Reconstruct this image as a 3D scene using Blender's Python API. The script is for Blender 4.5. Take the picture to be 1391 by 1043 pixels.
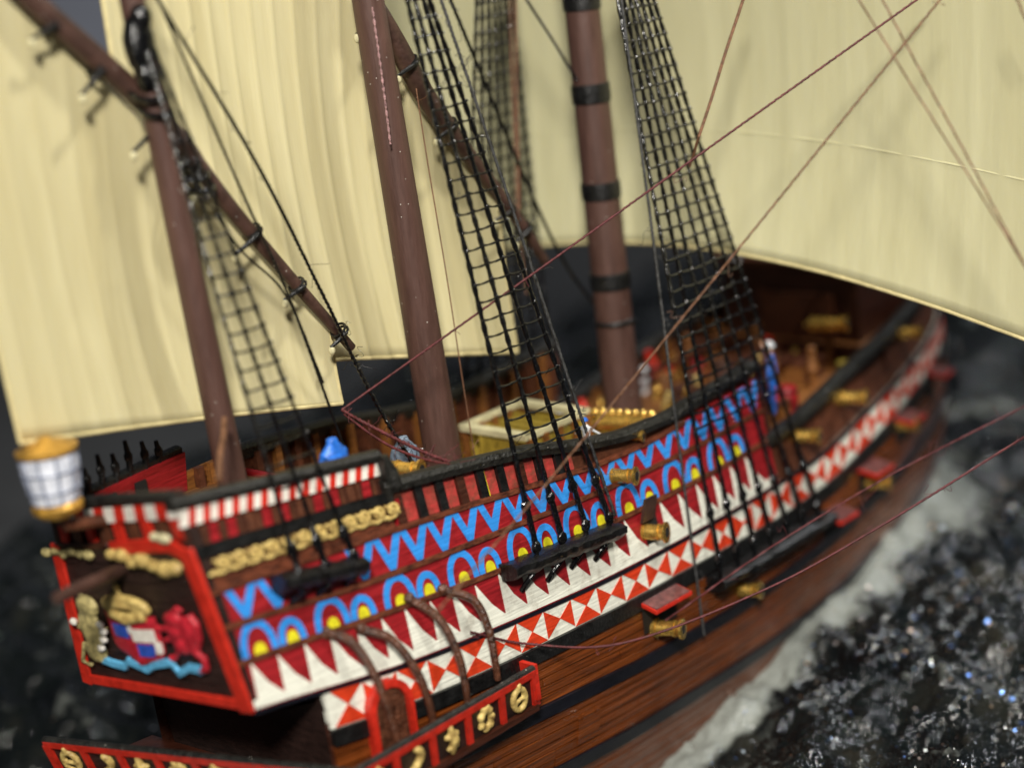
import bpy, bmesh, math, random
import numpy as np
from mathutils import Vector, Matrix
random.seed(7); rng = np.random.default_rng(5)
for o in list(bpy.data.objects): bpy.data.objects.remove(o)
scene = bpy.context.scene
col = scene.collection
# ------------------------------------------------------------------ camera, world, lamps (1 unit = 1 cm of the model)
cd = bpy.data.cameras.new('camera'); cam = bpy.data.objects.new('camera', cd); col.objects.link(cam)
R_, U_, F_ = Vector((0.666, -0.737, -0.117)), Vector((0.275, 0.097, 0.956)), Vector((0.693, 0.669, -0.267))
m = Matrix((R_, U_, -F_)).transposed().to_4x4(); m.translation = Vector((-16.825, -25.917, 13.102))
cam.matrix_world = m
cd.sensor_width = 36; cd.lens = 62.11; cd.clip_start = .5; cd.clip_end = 2000
cd.dof.use_dof = True; cd.dof.focus_distance = 35.35; cd.dof.aperture_fstop = 0.064
scene.camera = cam
w = bpy.data.worlds.new('World'); scene.world = w; w.use_nodes = True
bg = w.node_tree.nodes['Background']; bg.inputs[0].default_value = (.86, .93, 1, 1); bg.inputs[1].default_value = .05
def area(name, loc, target, size, power, color):
    l = bpy.data.lights.new(name, 'AREA'); l.energy = power; l.size = size; l.color = color
    o = bpy.data.objects.new(name, l); col.objects.link(o); o.location = loc
    o.rotation_euler = (Vector(target) - Vector(loc)).to_track_quat('-Z', 'Y').to_euler(); return o
area('desk_lamp', (-34, -42, 44), (9, -1, 2), 8.0, 68000, (1, .955, .88))
area('ceiling_lamp', (14, -26, 50), (12, 0, 0), 4, 17000, (1, .97, .9))
area('sea_glint_light', (62, -14, 44), (16, -4, -2), 3.0, 11000, (.92, .96, 1))  # unseen light added ahead of the bow to raise glints on the sea
vs = scene.view_settings; vs.view_transform = 'Standard'; vs.look = 'None'; vs.gamma = 1; vs.exposure = 0
# ------------------------------------------------------------------ materials
MATS = {}
def mat(name, c, rough=.5, metal=0, var=.12, scale=3.0, stretch=(1, 1, 1), bump=0, bscale=None, dust=0, c2=None, coat=0, spec=.5, grime=0):
    """painted plastic or wood: noise-varied colour, fine relief, optional dust specks"""
    if name in MATS: return MATS[name]
    ma = bpy.data.materials.new(name); ma.use_nodes = True; nt = ma.node_tree; N, Lk = nt.nodes, nt.links
    b = N['Principled BSDF']; b.inputs['Roughness'].default_value = rough; b.inputs['Metallic'].default_value = metal
    b.inputs['Specular IOR Level'].default_value = spec; b.inputs['Coat Weight'].default_value = coat
    tc = N.new('ShaderNodeTexCoord'); mp = N.new('ShaderNodeMapping'); mp.inputs['Scale'].default_value = stretch
    Lk.new(tc.outputs['Object'], mp.inputs[0])
    no = N.new('ShaderNodeTexNoise'); no.inputs['Scale'].default_value = scale; no.inputs['Detail'].default_value = 6; no.inputs['Roughness'].default_value = .65
    Lk.new(mp.outputs[0], no.inputs['Vector'])
    rp = N.new('ShaderNodeValToRGB'); lo = c2 if c2 else tuple(v * (1 - 2.2 * var) for v in c); hi = tuple(min(1, v * (1 + var)) for v in c)
    rp.color_ramp.elements[0].position = .3; rp.color_ramp.elements[0].color = (*[max(0, v) for v in lo], 1)
    rp.color_ramp.elements[1].position = .68; rp.color_ramp.elements[1].color = (*hi, 1)
    Lk.new(no.outputs[0], rp.inputs[0]); out = rp.outputs[0]
    if grime:
        g1 = N.new('ShaderNodeTexNoise'); g1.inputs['Scale'].default_value = 2.6; g1.inputs['Detail'].default_value = 9; g1.inputs['Roughness'].default_value = .75; Lk.new(tc.outputs['Object'], g1.inputs['Vector'])
        gr = N.new('ShaderNodeMapRange'); gr.inputs['From Min'].default_value = .52; gr.inputs['From Max'].default_value = .68; gr.inputs['To Max'].default_value = grime; Lk.new(g1.outputs[0], gr.inputs[0])
        gx = N.new('ShaderNodeMix'); gx.data_type = 'RGBA'; gx.blend_type = 'MULTIPLY'; gx.inputs['B'].default_value = (.34, .26, .22, 1); Lk.new(gr.outputs[0], gx.inputs['Factor']); Lk.new(out, gx.inputs['A']); out = gx.outputs['Result']
    if dust:
        vo = N.new('ShaderNodeTexVoronoi'); vo.inputs['Scale'].default_value = 4.5; Lk.new(tc.outputs['Object'], vo.inputs['Vector'])
        cr = N.new('ShaderNodeMath'); cr.operation = 'LESS_THAN'; cr.inputs[1].default_value = dust
        Lk.new(vo.outputs['Distance'], cr.inputs[0])
        mx = N.new('ShaderNodeMix'); mx.data_type = 'RGBA'; mx.inputs['B'].default_value = (.55, .52, .46, 1)
        Lk.new(cr.outputs[0], mx.inputs['Factor']); Lk.new(out, mx.inputs['A']); out = mx.outputs['Result']
    Lk.new(out, b.inputs['Base Color'])
    rr = N.new('ShaderNodeMapRange'); rr.inputs['To Min'].default_value = max(.03, rough - .14); rr.inputs['To Max'].default_value = min(1, rough + .16)
    Lk.new(no.outputs[0], rr.inputs[0]); Lk.new(rr.outputs[0], b.inputs['Roughness'])
    if bump:
        n2 = N.new('ShaderNodeTexNoise'); n2.inputs['Scale'].default_value = bscale or scale * 3; n2.inputs['Detail'].default_value = 4
        Lk.new(mp.outputs[0], n2.inputs['Vector'])
        bp = N.new('ShaderNodeBump'); bp.inputs['Strength'].default_value = bump; bp.inputs['Distance'].default_value = .06
        Lk.new(n2.outputs[0], bp.inputs['Height']); Lk.new(bp.outputs[0], b.inputs['Normal'])
    MATS[name] = ma; return ma
STR = (.5, .5, 7)          # streaks run along the ship's length
mat('deep_red', (.30, .012, .016), .38, scale=2.2, stretch=STR, var=.22, bump=.35, bscale=2.6, grime=.5)
mat('bright_red', (.56, .025, .012), .36, scale=4, var=.16, bump=.2, grime=.5)
mat('worn_red', (.36, .03, .028), .42, scale=5, var=.3, bump=.3, c2=(.16, .05, .03), grime=.7)
mat('signal_red', (.62, .045, .012), .36, scale=3, stretch=STR, var=.12, bump=.3, bscale=2.6, grime=.5)
mat('sky_blue', (.035, .27, .75), .36, scale=3, stretch=STR, var=.12, bump=.3, bscale=2.6, grime=.5)
mat('sun_yellow', (.68, .62, .02), .36, scale=4, var=.12, bump=.2, grime=.5)
mat('off_white', (.74, .74, .64), .38, scale=2.0, stretch=STR, var=.07, bump=.4, bscale=2.6, grime=.5)
mat('stripe_white', (.78, .74, .66), .4, scale=6, var=.08, bump=.2, grime=.5)
mat('navy', (.0055, .006, .011), .33, scale=3, stretch=STR, var=.3, bump=.3)
mat('black_paint', (.008, .008, .008), .36, scale=5, var=.35, bump=.4, dust=.035)
mat('rail_black', (.016, .0155, .013), .42, scale=6, var=.4, bump=.6, dust=.06)
mat('hull_brown', (.17, .042, .008), .24, scale=3.2, stretch=(.12, .12, 5), var=.35, bump=.5, bscale=5, c2=(.045, .011, .003), coat=.25)
mat('hull_dark', (.05, .013, .006), .4, scale=2, stretch=STR, var=.3, bump=.4)
mat('batten_brown', (.13, .035, .015), .38, scale=4, stretch=(1, 1, 3), var=.4, bump=.3, c2=(.02, .008, .006))
mat('transom_brown', (.026, .011, .008), .5, scale=3, stretch=(1, 1, 4), var=.35, bump=.4)
mat('deck_wood', (.22, .085, .016), .5, scale=3, stretch=(.4, 5, 5), var=.3, bump=.4, c2=(.10, .032, .008))
mat('inner_wood', (.085, .026, .010), .5, scale=4, var=.35, bump=.3, c2=(.04, .012, .006))
mat('ochre', (.33, .235, .03), .5, scale=5, var=.25, bump=.3)
mat('pale_cream', (.60, .55, .33), .5, scale=5, var=.1, bump=.2)
mat('mast_brown', (.085, .041, .031), .5, scale=2.2, stretch=(3, 3, .4), var=.14, bump=.25, bscale=7, dust=.055)
mat('spar_brown', (.065, .031, .022), .52, scale=3, var=.25, bump=.3, dust=.05)
mat('post_brown', (.10, .036, .018), .3, scale=5, var=.45, bump=.8, c2=(.012, .006, .004))
mat('carved_gold', (.66, .50, .17), .42, scale=7, var=.22, bump=.4, c2=(.22, .12, .03), grime=.5)
mat('brass', (.80, .49, .11), .24, metal=.85, scale=5, var=.14, bump=.08)
mat('bore_black', (.006, .005, .004), .7)
mat('rope_black', (.003, .003, .0035), .14, scale=8, var=.3, bump=.35, bscale=14, spec=.7)
mat('thread_grey', (.045, .045, .045), .42, scale=9, var=.5, bump=.4, bscale=30)
mat('rope_red', (.115, .02, .023), .55, scale=9, var=.3, bump=.4, bscale=30)
mat('rope_brown', (.17, .075, .035), .55, scale=9, var=.3, bump=.4, bscale=30)
mat('rope_violet', (.42, .24, .24), .5, scale=9, var=.4)
mat('fibre', (.33, .30, .26), .6)
mat('seam_cream', (.62, .53, .27), .6)
mat('lantern_pearl', (.72, .74, .80), .28, scale=6, var=.2, bump=.4, c2=(.45, .48, .56))
mat('lantern_bars', (.24, .27, .36), .35, scale=6, var=.3)
mat('lantern_gold', (.62, .34, .06), .32, metal=.55, scale=5, var=.3, bump=.3)
mat('crest_red', (.52, .02, .035), .36, scale=7, var=.25, bump=.3, grime=.5)
mat('crest_tan', (.52, .43, .18), .45, scale=8, var=.35, bump=.4)
mat('crest_blue', (.03, .09, .48), .36, scale=7, var=.25)
mat('ribbon_blue', (.13, .46, .74), .36, scale=7, var=.2)
mat('skin', (.55, .30, .18), .5, scale=6, var=.15)
mat('cloth_blue', (.02, .16, .66), .42, scale=6, var=.3)
mat('cloth_grey', (.20, .26, .34), .45, scale=6, var=.3)
mat('cloth_white', (.62, .64, .66), .45, scale=6, var=.15)
mat('port_glass', (.15, .055, .05), .2, scale=5, var=.3)
# sail cloth: cream plastic with vertical stains and a little light coming through
def sailmat(name, c, c2, st):
    ma = mat(name, c, .52, scale=1.1, stretch=st, var=.06, bump=.22, bscale=2.2, c2=c2, dust=.03)
    b = ma.node_tree.nodes['Principled BSDF']; b.inputs['Subsurface Weight'].default_value = .12; b.inputs['Subsurface Radius'].default_value = (.4, .3, .1)
    return ma
sailmat('sail_lateen', (.56, .505, .295), (.525, .46, .25), (1.6, 1.6, .16))
sailmat('sail_course', (.57, .543, .335), (.54, .507, .295), (1.2, 1.2, .1))
# ------------------------------------------------------------------ mesh helpers
def put(name, me, material=None, parent=None, **props):
    o = bpy.data.objects.new(name, me); col.objects.link(o)
    if material is not None: me.materials.append(MATS[material])
    if parent is not None: o.parent = parent
    for k, v in props.items(): o[k] = v
    return o
class MB:
    def __init__(s): s.v = []; s.f = []; s.mi = []; s.cur = 0
    def add(s, vs, fs):
        n = len(s.v); s.v += [tuple(p) for p in vs]; s.f += [tuple(i + n for i in f) for f in fs]; s.mi += [s.cur] * len(fs)
    def box(s, c, sx, sy, sz, ax=None):
        c = Vector(c); A = ax or (Vector((1, 0, 0)), Vector((0, 1, 0)), Vector((0, 0, 1)))
        vs = [c + A[0] * (sx * i) + A[1] * (sy * j) + A[2] * (sz * k) for i in (-.5, .5) for j in (-.5, .5) for k in (-.5, .5)]
        s.add(vs, [(0, 1, 3, 2), (4, 6, 7, 5), (0, 4, 5, 1), (2, 3, 7, 6), (0, 2, 6, 4), (1, 5, 7, 3)])
    def tube(s, pts, r, n=8, cap=True, lobes=0, pitch=.16, depth=.22):
        """swept tube; r a number or one per point; lobes > 0 gives a twisted cord"""
        P = [Vector(p) for p in pts]; k = len(P)
        rr = [r] * k if not hasattr(r, '__len__') else list(r)
        prev = None; ang = 0; base = len(s.v); verts = []
        for i in range(k):
            t = (P[min(i + 1, k - 1)] - P[max(i - 1, 0)]).normalized()
            if prev is None:
                u = t.cross(Vector((0, 0, 1))); u = u if u.length > .1 else t.cross(Vector((1, 0, 0))); u.normalize()
            else:
                u = (prev - t * prev.dot(t)).normalized()
            prev = u; v_ = t.cross(u)
            if i and lobes: ang += (P[i] - P[i - 1]).length / pitch * math.pi * 2 / lobes
            for j in range(n):
                a = 2 * math.pi * j / n
                q = rr[i] * ((1 - depth) + depth * math.cos(lobes * (a - ang))) if lobes else rr[i]
                verts.append(P[i] + u * (math.cos(a) * q) + v_ * (math.sin(a) * q))
        fs = [(i * n + j, i * n + (j + 1) % n, (i + 1) * n + (j + 1) % n, (i + 1) * n + j) for i in range(k - 1) for j in range(n)]
        if cap: fs += [tuple(range(n))[::-1], tuple((k - 1) * n + j for j in range(n))]
        s.add(verts, fs)
    def lathe(s, base, axis, prof, n=20):
        """prof: (distance along axis, radius)"""
        a = Vector(axis).normalized(); u = a.cross(Vector((0, 0, 1))); u = u if u.length > .1 else a.cross(Vector((1, 0, 0))); u.normalize(); v_ = a.cross(u)
        B0 = Vector(base); vs = []
        for d, r in prof:
            for j in range(n):
                t = 2 * math.pi * j / n; vs.append(B0 + a * d + u * (r * math.cos(t)) + v_ * (r * math.sin(t)))
        k = len(prof); fs = [(i * n + j, i * n + (j + 1) % n, (i + 1) * n + (j + 1) % n, (i + 1) * n + j) for i in range(k - 1) for j in range(n)]
        fs += [tuple(range(n))[::-1], tuple((k - 1) * n + j for j in range(n))]
        s.add(vs, fs)
    def ball(s, c, rx, ry=None, rz=None, ax=None, n=10, jit=0):
        ry = ry or rx; rz = rz or rx; c = Vector(c); A = ax or (Vector((1, 0, 0)), Vector((0, 1, 0)), Vector((0, 0, 1)))
        vs = [c + A[2] * rz]; h = n // 2 + 1
        for i in range(1, h):
            ph = math.pi * i / h
            for j in range(n):
                th = 2 * math.pi * j / n; q = 1 + jit * random.uniform(-1, 1)
                vs.append(c + A[0] * (rx * q * math.sin(ph) * math.cos(th)) + A[1] * (ry * q * math.sin(ph) * math.sin(th)) + A[2] * (rz * q * math.cos(ph)))
        vs.append(c - A[2] * rz); last = len(vs) - 1
        fs = [(0, 1 + j, 1 + (j + 1) % n) for j in range(n)]
        for i in range(h - 2):
            fs += [(1 + i * n + j, 1 + (i + 1) * n + j, 1 + (i + 1) * n + (j + 1) % n, 1 + i * n + (j + 1) % n) for j in range(n)]
        fs += [(last, 1 + (h - 2) * n + (j + 1) % n, 1 + (h - 2) * n + j) for j in range(n)]
        s.add(vs, fs)
    def grid(s, rows, wrap=False):
        n = len(rows[0]); vs = [p for r in rows for p in r]
        s.add(vs, [(i * n + j, i * n + j + 1, (i + 1) * n + j + 1, (i + 1) * n + j) for i in range(len(rows) - 1) for j in range(n - 1)])
    def build(s, name, material, parent=None, smooth=True, angle=40, **props):
        me = bpy.data.meshes.new(name); me.from_pydata(s.v, [], s.f); me.update()
        bm = bmesh.new(); bm.from_mesh(me); bmesh.ops.recalc_face_normals(bm, faces=bm.faces); bm.to_mesh(me); bm.free()
        if smooth:
            me.polygons.foreach_set('use_smooth', [True] * len(me.polygons)); me.set_sharp_from_angle(angle=math.radians(angle))
        if isinstance(material, (list, tuple)):
            o = put(name, me, None, parent, **props)
            for m_ in material: me.materials.append(MATS[m_])
            me.polygons.foreach_set('material_index', s.mi); return o
        return put(name, me, material, parent, **props)
def empty(name, loc=(0, 0, 0), parent=None, **props):
    o = bpy.data.objects.new(name, None); col.objects.link(o); o.location = loc; o.empty_display_size = .2
    if parent is not None: o.parent = parent
    for k, v in props.items(): o[k] = v
    return o
def lerp(a, b, t): return tuple(x + (y - x) * t for x, y in zip(a, b))
def curve(pts):
    xs = np.array([p[0] for p in pts], float); ys = np.array([p[1] for p in pts], float)
    xd = np.linspace(xs[0], xs[-1], 400); yd = np.interp(xd, xs, ys); k = np.exp(-.5 * (np.arange(-18, 19) / 7.) ** 2); k /= k.sum()
    yp = np.concatenate([yd[0] - (yd[1] - yd[0]) * np.arange(18, 0, -1), yd, yd[-1] + (yd[-1] - yd[-2]) * np.arange(1, 19)])
    yd = np.convolve(yp, k, 'valid'); return lambda x: float(np.interp(x, xd, yd))
def spline(pts, per=10):
    P = [np.array(p, float) for p in pts]; P = [2 * P[0] - P[1]] + P + [2 * P[-1] - P[-2]]; out = []
    for i in range(1, len(P) - 2):
        for k in range(per):
            t = k / per; a, b_, c, d = P[i - 1:i + 3]
            out.append(tuple(.5 * (2 * b_ + (c - a) * t + (2 * a - 5 * b_ + 4 * c - d) * t * t + (3 * b_ - a - 3 * c + d) * t ** 3)))
    out.append(tuple(P[-2])); return out
# ------------------------------------------------------------------ hull form (x forward, -y starboard, z up)
BX = [-2, 0, 2.5, 5.2, 9, 13, 17, 20.5, 23, 24.8, 26, 26.8, 28]
BY = [2.36, 2.5, 2.83, 3.08, 3.4, 3.52, 3.5, 3.25, 2.8, 2.2, 1.4, .3, .05]
_xd = np.linspace(-3, 29, 641); _bd = np.interp(_xd, BX, BY); _k = np.exp(-.5 * (np.arange(-24, 25) / 9.) ** 2); _k /= _k.sum()
_bd = np.convolve(np.pad(_bd, 24, 'edge'), _k, 'valid')
def hb(x): return float(np.interp(x, _xd, _bd))
ZNX = [-2, 0, 1.4, 3.4, 5.5, 8, 11, 14.4, 16.4, 18.2, 20, 23, 26.8]; ZNZ = [.05, -.06, -.23, -.48, -.61, -.69, -.70, -.62, -.55, -.25, .05, .5, 1.1]
def znr(x): return float(np.interp(x, ZNX, ZNZ))
zN = curve(list(zip(ZNX, ZNZ)))
def hf(s): return -.17 * s if s > 0 else .13 * (-s) - .05 * s * s
def HB(x, z): return max(.02, hb(x) + hf(z - znr(x)) * min(1, max(.1, hb(x) / 2.5)))
def HP(x, z, off=0, side=-1):
    y = HB(x, z)
    if off:
        e = .08; dx = (HB(x + e, z) - HB(x - e, z)) / (2 * e); dz = (HB(x, z + e) - HB(x, z - e)) / (2 * e)
        n = Vector((-dx, 1, -dz)).normalized() * off
        return Vector((x + n.x, side * (y + n.y), z + n.z))
    return Vector((x, side * y, z))
zD = curve([(-1, -.75), (1.6, -1.03), (2.45, -1.14), (3.65, -1.25), (5.6, -1.33), (8.3, -1.36), (13.2, -1.37), (14.9, -1.36), (16.6, -1.25), (18.6, -.92), (20.5, -.58), (22.5, -.27), (24.6, .18), (26.8, .6)])
zT = curve([(-1, .86), (.29, .8), (1.7, .71), (3.5, .57), (5.1, .46), (5.9, .43), (9.15, .34), (10.8, .34), (12.6, .36), (15, .43)])
zA = curve([(-1, 1.54), (0, 1.49), (.9, 1.43), (2.3, 1.29), (3.9, 1.2), (5.6, 1.14), (6.6, 1.12), (7.8, 1.08), (10.2, 1.03), (11.6, 1.03), (15, 1.12)])
zZ = curve([(-1, 2.19), (-.1, 2.15), (3.1, 2.02), (4.2, 1.94), (5.8, 1.84), (6.8, 1.75), (9.1, 1.59), (10.7, 1.57), (12.5, 1.68), (15, 1.85)])
zR = curve([(3.5, 2.80), (4.3, 2.74), (5.75, 2.6), (7.4, 2.4), (8.7, 2.12), (10, 1.92), (11.6, 1.88), (12.6, 1.98), (14.9, 2.16)])      # waist rail
zF = curve([(14.4, .40), (15.9, .50), (17.8, .88), (19.9, 1.22), (22.7, 1.6), (26.8, 2.3)])                                            # bow rail
zP = curve([(-1, 3.88), (3.9, 3.38)])                                                                                                # poop rail
XU = 14.75                                                                                                                           # end of the painted upper works
def xst(z): return -.125 * max(0, z) - .02
def frange(a, b_, n): return [a + (b_ - a) * i / n for i in range(n + 1)]
def strip(mb, xs, zlo, zhi, off, thick=.05, side=-1):
    """raised band on the hull between two sheer lines"""
    lo = [HP(x, zlo(x), off, side) for x in xs]; hi = [HP(x, zhi(x), off, side) for x in xs]
    lo2 = [HP(x, zlo(x), off - thick, side) for x in xs]; hi2 = [HP(x, zhi(x), off - thick, side) for x in xs]
    mb.grid([lo2, lo, hi, hi2, lo2]); n = len(xs)
    for i in (0, n - 1): mb.add([lo2[i], lo[i], hi[i], hi2[i]], [(0, 1, 2, 3)])
def prism(mb, poly, off, thick=.03):
    a = [HP(x, z, off) for x, z in poly]; c = [HP(x, z, off - thick) for x, z in poly]; n = len(poly)
    mb.add(a + c, [tuple(range(n))] + [(i, (i + 1) % n, n + (i + 1) % n, n + i) for i in range(n)])
# ------------------------------------------------------------------ setting: table, backdrop, sculpted sea
def table():
    mb = MB(); mb.box((60, 60, -9.6), 420, 420, .6); return mb.build('table', 'table_cloth', kind='structure')
mat('table_cloth', (.055, .057, .06), .8, scale=.4, var=.15)
mat('backdrop_grey', (.42, .45, .55), .85, scale=.05, var=.1)
table()
mb = MB(); mb.box((95, 95, 45), 1, 420, 110, (Vector((.7071, .7071, 0)), Vector((-.7071, .7071, 0)), Vector((0, 0, 1))))
mb.build('backdrop', 'backdrop_grey', kind='structure')
SEA = -5.5
def sea_h(x, y):
    h = .35 * np.sin(x * .42 + y * .25 + 1.) + .28 * np.sin(x * .23 - y * .5 + 2.) + .16 * np.sin(x * 1.1 + y * .7) + .12 * np.sin(-x * .8 + y * 1.5 + .6)
    h = h + .07 * np.sin(x * 2.7 + 1.3 * np.sin(y * 1.9)) + .06 * np.sin(y * 3.4 + 1.5 * np.sin(x * 2.2))
    return h
def sea():
    xs = np.concatenate([np.linspace(-14, 6, 110)[:-1], np.linspace(6, 40, 330)[:-1], np.linspace(40, 58, 60)])
    ys = np.concatenate([np.linspace(-22, -1, 230)[:-1], np.linspace(-1, 26, 150)])
    X, Y = np.meshgrid(xs, ys, indexing='ij'); Hh = sea_h(X, Y)
    bx = np.interp(np.clip(X, -2, 27.5), _xd, _bd); bx = np.where(X > 27, .05, bx) - .75 * np.clip((26 - X) / 10, 0, 1) * 0
    dist = np.abs(Y) - bx + np.clip(X - 26.5, 0, 99) * .8
    rise = np.interp(X, [2, 9, 12, 16, 20, 24, 30], [-.7, -.7, .0, .55, 1.35, 1.5, .3])
    near = np.exp(-np.clip(dist, 0, 9) / 1.5)
    Z = SEA + Hh * (1 - .55 * near) + rise * near
    # choppy fingers pulled up by the sculptor
    for fr, am in ((1.7, .16), (3.3, .10), (6.1, .055), (11., .03)):
        a, b_ = rng.uniform(0, 6.28, 2)
        Z = Z + am * (1 - np.abs(np.sin(fr * X * .9 + 1.7 * np.sin(fr * .6 * Y + a)))) * (1 - np.abs(np.sin(fr * Y + 1.4 * np.sin(fr * .5 * X + b_)))) * (1 - .5 * near)
    def vnoise(sc, seed):       # smooth value noise
        g = np.random.default_rng(seed).uniform(-1, 1, (160, 160)); u_, v_ = (X + 30) * sc, (Y + 40) * sc
        i0, j0 = np.floor(u_).astype(int), np.floor(v_).astype(int); fu, fv = u_ - i0, v_ - j0; fu = fu * fu * (3 - 2 * fu); fv = fv * fv * (3 - 2 * fv)
        q = lambda a, b_: g[(i0 + a) % 160, (j0 + b_) % 160]
        return (q(0, 0) * (1 - fu) + q(1, 0) * fu) * (1 - fv) + (q(0, 1) * (1 - fu) + q(1, 1) * fu) * fv
    lump = .30 * vnoise(.7, 1) + .20 * np.abs(vnoise(1.5, 2)) + .15 * vnoise(2.6, 3) + .10 * np.abs(vnoise(4.6, 4)) + .05 * vnoise(8., 5)
    Z = Z + lump * (1 - .35 * near)
    crest = np.clip((lump - .12) * 2.6, 0, 1) ** 1.3
    wob = .45 * np.sin(X * 1.3) * np.sin(Y * .9) + .3 * np.sin(X * 3.1 + Y * 2.3)
    foam = np.clip(1.25 - np.clip(dist + .5 * wob, 0, 9) / np.interp(X, [5, 12, 20, 26, 32], [.35, .5, .65, 1.9, 3.4]), 0, 1)
    foam = np.maximum(foam, .52 * crest)
    foam = np.maximum(foam, np.clip(.9 - np.abs(dist - 3.2 - .3 * (X - 20) + wob) / 1.6, 0, 1) * np.clip((X - 18) / 6, 0, 1) * .8)
    nx, ny = X.shape; idx = np.arange(nx * ny).reshape(nx, ny)
    q = np.stack([idx[:-1, :-1], idx[1:, :-1], idx[1:, 1:], idx[:-1, 1:]], -1).reshape(-1, 4)
    # leave the ship's own footprint open
    me = bpy.data.meshes.new('sea'); me.from_pydata(np.stack([X, Y, Z], -1).reshape(-1, 3).tolist(), [], q.tolist()); me.update()
    at = me.attributes.new('foam', 'FLOAT', 'POINT'); at.data.foreach_set('value', foam.reshape(-1).astype(np.float32))
    me.polygons.foreach_set('use_smooth', [True] * len(me.polygons))
    ma = bpy.data.materials.new('sea_resin'); ma.use_nodes = True; N, Lk = ma.node_tree.nodes, ma.node_tree.links; b = N['Principled BSDF']
    tc = N.new('ShaderNodeTexCoord'); no = N.new('ShaderNodeTexNoise'); no.inputs['Scale'].default_value = .55; no.inputs['Detail'].default_value = 4; no.inputs['Roughness'].default_value = .55
    Lk.new(tc.outputs['Object'], no.inputs['Vector'])
    rp = N.new('ShaderNodeValToRGB'); e = rp.color_ramp.elements; e[0].position = .35; e[0].color = (.0025, .0035, .004, 1); e[1].position = .72; e[1].color = (.022, .022, .017, 1)
    x_ = e.new(.55); x_.color = (.006, .008, .008, 1); Lk.new(no.outputs[0], rp.inputs[0])
    at = N.new('ShaderNodeAttribute'); at.attribute_name = 'foam'
    n3 = N.new('ShaderNodeTexNoise'); n3.inputs['Scale'].default_value = 3.2; n3.inputs['Detail'].default_value = 7; Lk.new(tc.outputs['Object'], n3.inputs['Vector'])
    sb = N.new('ShaderNodeMath'); sb.operation = 'MULTIPLY_ADD'; sb.inputs[1].default_value = 1.1; sb.inputs[2].default_value = -.55; Lk.new(n3.outputs[0], sb.inputs[0])
    ad = N.new('ShaderNodeMath'); ad.operation = 'ADD'; Lk.new(at.outputs['Fac'], ad.inputs[0]); Lk.new(sb.outputs[0], ad.inputs[1])
    sm = N.new('ShaderNodeMapRange'); sm.interpolation_type = 'SMOOTHSTEP'; sm.inputs['From Min'].default_value = .25; sm.inputs['From Max'].default_value = .95; Lk.new(ad.outputs[0], sm.inputs[0])
    mx = N.new('ShaderNodeMix'); mx.data_type = 'RGBA'; mx.inputs['B'].default_value = (.235, .25, .225, 1); Lk.new(sm.outputs[0], mx.inputs['Factor']); Lk.new(rp.outputs[0], mx.inputs['A'])
    Lk.new(mx.outputs['Result'], b.inputs['Base Color']); b.inputs['Specular IOR Level'].default_value = .5
    ro = N.new('ShaderNodeMapRange'); ro.inputs['To Min'].default_value = .05; ro.inputs['To Max'].default_value = .27; Lk.new(sm.outputs[0], ro.inputs[0]); Lk.new(ro.outputs[0], b.inputs['Roughness'])
    n4 = N.new('ShaderNodeTexNoise'); n4.inputs['Scale'].default_value = 3.4; n4.inputs['Detail'].default_value = 3; n4.inputs['Roughness'].default_value = .6; Lk.new(tc.outputs['Object'], n4.inputs['Vector'])
    bp = N.new('ShaderNodeBump'); bp.inputs['Strength'].default_value = .9; bp.inputs['Distance'].default_value = .13; Lk.new(n4.outputs[0], bp.inputs['Height']); Lk.new(bp.outputs[0], b.inputs['Normal'])
    me.materials.append(ma); o = bpy.data.objects.new('sea', me); col.objects.link(o); o['kind'] = 'structure'
    # little tilted metal facets, tinted and added to make coloured glints on the sea
    n = 60000; r2 = np.random.default_rng(11); px = r2.uniform(-8, 44, n); py = np.where(r2.uniform(0, 1, n) < .8, r2.uniform(-20, -2, n), r2.uniform(2, 16, n))
    clump = np.sin(px * 1.3 + 2 * np.sin(py * .8)) * np.sin(py * 1.1 + 1.5 * np.sin(px * .7)) + r2.normal(0, .5, n); keep = clump > .15; px, py = px[keep], py[keep]; n = len(px)
    ii = np.clip(np.searchsorted(xs, px), 1, len(xs) - 1); jj = np.clip(np.searchsorted(ys, py), 1, len(ys) - 1); pz_ = Z[ii, jj] + .02
    nrm = np.stack([r2.normal(0, .55, n), r2.normal(0, .55, n), np.ones(n)], -1); nrm /= np.linalg.norm(nrm, axis=1)[:, None]
    t1 = np.cross(nrm, r2.normal(0, 1, (n, 3))); t1 /= np.linalg.norm(t1, axis=1)[:, None]; t2 = np.cross(nrm, t1); sz = (.014 + .06 * r2.uniform(0, 1, n) ** 4)[:, None]
    c_ = np.stack([px, py, pz_], -1); V = np.stack([c_ + t1 * sz, c_ + t2 * sz * .8, c_ - t1 * sz, c_ - t2 * sz * .8], 1).reshape(-1, 3)
    gm = bpy.data.meshes.new('glint_facets'); gm.from_pydata(V.tolist(), [], np.arange(4 * n).reshape(n, 4).tolist()); gm.update()
    pal = np.array([(.9, .92, .88), (.25, .45, 1), (1, .62, .35), (.75, .85, .95), (.65, .8, .6), (.95, .75, .65)]); ci = pal[r2.choice(6, n, p=[.34, .17, .16, .13, .1, .1])]
    ca = gm.attributes.new('glint_tint', 'FLOAT_COLOR', 'FACE'); ca.data.foreach_set('color', np.concatenate([ci, np.ones((n, 1))], 1).reshape(-1).astype(np.float32))
    gmt = bpy.data.materials.new('glint_metal'); gmt.use_nodes = True; gb = gmt.node_tree.nodes['Principled BSDF']; gb.inputs['Metallic'].default_value = 1; gb.inputs['Roughness'].default_value = .3
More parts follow.
